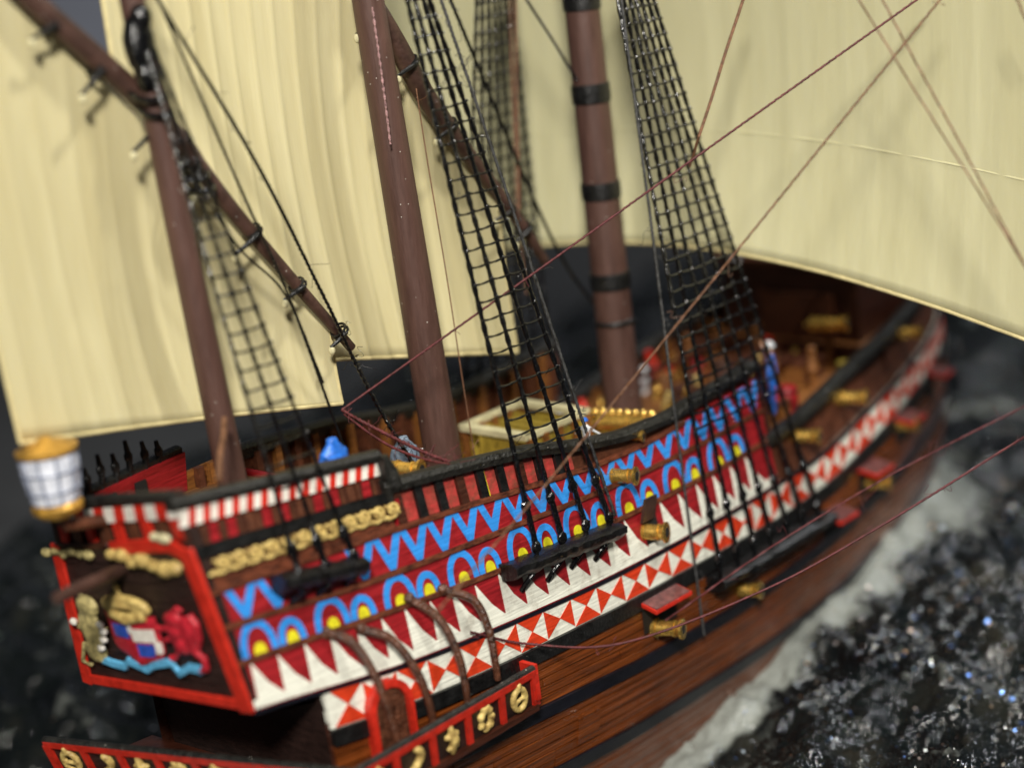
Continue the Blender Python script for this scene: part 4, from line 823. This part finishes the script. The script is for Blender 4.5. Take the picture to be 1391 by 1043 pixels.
# ---- guns: each a thing of its own
def cannon(p, label, ln_=.95, r=.135, aim=(.33, -1, .03), back=.5, grp='brass cannons'):
    p = Vector(p); a = Vector(aim).normalized(); o = empty('cannon', tuple(p - a * back), label=label, category='cannon', group=grp)
    B0 = Vector((0, 0, 0)); T_ = back + ln_ - .15
    mb = MB(); mb.lathe(B0, a, [(-.16, .03), (-.12, r * .4), (-.06, r * .35), (0, r * 1.1), (.05, r * 1.32), (.1, r * 1.3), (.12, r * 1.15), (T_ * .45, r * 1.08), (T_ * .46, r * 1.2), (T_ * .5, r * 1.2), (T_ * .51, r * 1.02), (T_ - .2, r * .86)], 20); mb.build('barrel', 'brass', o)
    mb = MB(); mb.lathe(a * (T_ - .2), a, [(0, r * .9), (.01, r * 1.02), (.05, r * 1.02), (.06, r * .9), (.14, r * 1.0), (.17, r * 1.25), (.21, r * 1.25), (.22, r * .7)], 20); mb.build('muzzle', 'brass', o)
    mb = MB(); mb.lathe(a * (T_ - .05), a, [(0, r * .62), (.075, r * .62)], 16); mb.build('bore', 'bore_black', o)
    return o
cannon((9.550, -3.092, 1.208), 'short brass cannon muzzle above the blue arches, right of the black mizzen channel', .62, .16)
cannon((10.099, -3.347, -0.192), 'brass cannon poking through the white triangle band', .58, .18)
cannon((9.826, -3.506, -2.247), 'brass cannon under an open red port lid in the dark lower hull', .78, .18)
cannon((12.887, -3.580, -2.531), 'brass cannon muzzle in the shade below the main channel', .6, .16)
cannon((10.465, -3.071, 1.792), 'tiny brass gun beside the black waist rail near the zigzag', .25, .10)
cannon((11.864, -1.600, 1.485), 'brass cannon lying on the main deck behind the waist rail', 1.0, .17, back=.7)
cannon((5.000, -1.600, 2.624), 'brass cannon on the quarter deck beside the brown middle mast', .6, .17, back=.5)
cannon((15.860, -3.335, 0.141), 'brass cannon on the bow bulwark nearest the main shrouds', .7, .16)
cannon((17.916, -3.255, 0.464), 'brass cannon resting midway along the bow bulwark', .8, .16)
cannon((18.527, -3.448, -1.882), 'blurred brass cannon below the bow checker band between red port lids', .75, .15)
cannon((20.270, -3.318, -0.923), 'blurred brass cannon farthest forward below the bow checker band', .7, .15)
cannon((19.900, -1.679, 1.665), 'blurred brass gun in the shadow before the forecastle', .7, .17, back=.4)
cannon((21.503, -2.947, 1.110), 'faint brass gun on the bow bulwark closest to the stem, under the square sail', .6, .15)
# open port lids
def lid(px_h, wd, name='gunport_lid', out=.55, drop=.12, mt='bright_red'):
    p = Vector(px_h); x, z = p.x, p.z; o = empty(name, parent=ship); a = [HP(x - wd / 2, z, 0), HP(x + wd / 2, z, 0)]; c = [HP(x + wd / 2, z - drop, out), HP(x - wd / 2, z - drop, out)]
    t = Vector((0, 0, -.08)); q = a + c; mb = MB(); mb.add(q + [p_ + t for p_ in q], [(0, 1, 2, 3), (4, 5, 6, 7), (0, 1, 5, 4), (1, 2, 6, 5), (2, 3, 7, 6), (3, 0, 4, 7)]); mb.build('lid', mt, o, False)
    mb = MB(); i0 = .06; q2 = [((q[0] + q[1] + q[2] + q[3]) / 4).lerp(q_, .93) + Vector((0, 0, .02)) for q_ in q]; mb.add(q2 + [p_ - Vector((0, 0, .03)) for p_ in q2], [(0, 1, 2, 3), (0, 1, 5, 4), (1, 2, 6, 5), (2, 3, 7, 6), (3, 0, 4, 7)]); mb.build('inset', 'port_glass', o, False)
    mb = MB(); prism(mb, [(x - wd / 2 + .05, z - .75), (x + wd / 2 - .05, z - .75), (x + wd / 2 - .05, z - .05), (x - wd / 2 + .05, z - .05)], .03, .02); mb.build('port_opening', 'bore_black', o, False)
lid((10.021, -3.503, -1.511), 1.2, out=.46); lid((18.474, -3.478, -1.342), .9); lid((20.461, -3.307, -0.669), .8); lid((16.637, -3.583, -1.885), .8); lid((22.716, -2.903, -0.176), .6)
mb = MB(); prism(mb, [(q.x + a, q.z + b_) for q in [Vector((10.218, -3.341, -0.135))] for a, b_ in ((-.2, -.32), (.24, -.32), (.24, .34), (-.2, .34))], .02); mb.build('gunport', 'bore_black', ship)
q = Vector((10.127, -3.289, 0.154)); mb = MB(); mb.add([tuple(p) for p in (HP(q.x - .2, q.z - .1, .02), HP(q.x + .2, q.z - .1, .02), HP(q.x + .16, q.z + .42, .28), HP(q.x - .2, q.z + .42, .28), HP(q.x - .2, q.z - .1, .1), HP(q.x + .2, q.z - .1, .1), HP(q.x + .16, q.z + .42, .36), HP(q.x - .2, q.z + .42, .36))], [(0, 1, 2, 3), (4, 5, 6, 7), (0, 1, 5, 4), (1, 2, 6, 5), (2, 3, 7, 6), (3, 0, 4, 7)])
mb.build('gunport_lid', 'spar_brown', ship, False)
# ---- crew figures
def crew(p, label, coat, legs, hgt=1.15, arms=((-.2, -.05), (.2, -.05)), face=-1.2, hat=None, hood=False, cloak=None):
    p = Vector(p); o = empty('person', tuple(p), label=label, category='person', group='painted crew figures'); o.rotation_euler.z = face; s = hgt
    fat = 1.55 if cloak else 1
    J = [(0, 0, .50), (0, 0, .64), (0, 0, .80), (0, 0, .87), (0, .01, .95), (-.055, 0, .47), (-.065, .02, .26), (-.07, 0, .03), (-.07, .07, .01), (.055, 0, .47), (.065, .02, .26), (.07, 0, .03), (.07, .07, .01), (-.12, 0, .78), (.12, 0, .78)]
    E_ = [(0, 1), (1, 2), (2, 3), (3, 4), (0, 5), (5, 6), (6, 7), (7, 8), (0, 9), (9, 10), (10, 11), (11, 12), (2, 13), (2, 14)]
    Rr = [.085, .09, .09, .04, .068, .06, .045, .032, .03, .06, .045, .032, .03, .05, .05]
    for k, (dx, dz) in enumerate(arms):
        sg = -1 if k == 0 else 1; i = len(J); J += [(sg * .16 + dx * .3, .05, .78 + dz * .9 - .06), (sg * .16 + dx * .9, .12, .78 + dz * 2 - .10)]; E_ += [(13 + k, i), (i, i + 1)]; Rr += [.036, .028]
    me = bpy.data.meshes.new('body'); me.from_pydata([(x * s, y * s, z * s) for x, y, z in J], E_, []); me.update()
    ob = put('body', me, None, o)
    for m_ in (legs, coat, 'skin'): me.materials.append(MATS[m_])
    sk = ob.modifiers.new('skin', 'SKIN'); 
    for i, r in enumerate(Rr): me.skin_vertices[0].data[i].radius = (r * s * fat, r * s * .85 * fat)
    me.skin_vertices[0].data[0].use_root = True
    ob.modifiers.new('sub', 'SUBSURF').levels = 1; ob.modifiers['sub'].render_levels = 1
    dg = bpy.context.evaluated_depsgraph_get(); m2 = bpy.data.meshes.new_from_object(ob.evaluated_get(dg)); ob.modifiers.clear(); ob.data = m2
    if not m2.materials:
        for m_ in (legs, coat, 'skin'): m2.materials.append(MATS[m_])
    for f in m2.polygons:
        c = f.center; f.use_smooth = True
        f.material_index = (2 if not hood else 1) if c.z > .86 * s else (1 if c.z > .44 * s else 0)
    mb = MB(); mb.lathe((0, 0, .50 * s), (0, 0, 1), [(0, .088 * s * fat), (.012 * s, .094 * s * fat), (.03 * s, .094 * s * fat), (.042 * s, .088 * s * fat)], 14); mb.build('belt', 'black_paint', o)
    if hood: return
    mb = MB(); mb.lathe((0, .01 * s, .965 * s), (0, 0, 1), [(0, .085 * s), (.02 * s, .085 * s), (.03 * s, .066 * s), (.07 * s, .055 * s), (.085 * s, .02 * s)], 14); mb.build('cap', hat or coat, o)
cw_ = lambda t: Vector(t)
crew(tuple(cw_((3.448, -1.550, 3.562)) - Vector((0, 0, 1.3))), 'bright blue crew figure behind the striped poop rail', 'cloth_blue', 'cloth_blue', 1.6, face=-.2, hood=True, cloak='cloth_blue', arms=((-.02, -.16), (.02, -.16)))
crew(tuple(cw_((6.249, -0.400, 2.684)) - Vector((0, 0, 1.4))), 'grey-blue crew figure left of the brown middle mast', 'cloth_grey', 'cloth_grey', 1.6, face=-.5, hood=True, cloak='cloth_grey', arms=((-.02, -.16), (.02, -.16)))
crew(tuple(cw_((9.383, -2.578, 2.133)) - Vector((0, 0, .55))), 'white and blue crew figure at the waist rail by the mizzen shrouds', 'cloth_white', 'cloth_white', .85, hat='cloth_blue')
crew(tuple(cw_((16.367, -2.418, 1.706)) - Vector((0, 0, 1.25))), 'blue crew figure with a raised arm forward of the main shrouds', 'cloth_blue', 'cloth_blue', 1.7, arms=((-.2, -.1), (.32, .12)), face=.6, hat='cloth_white')
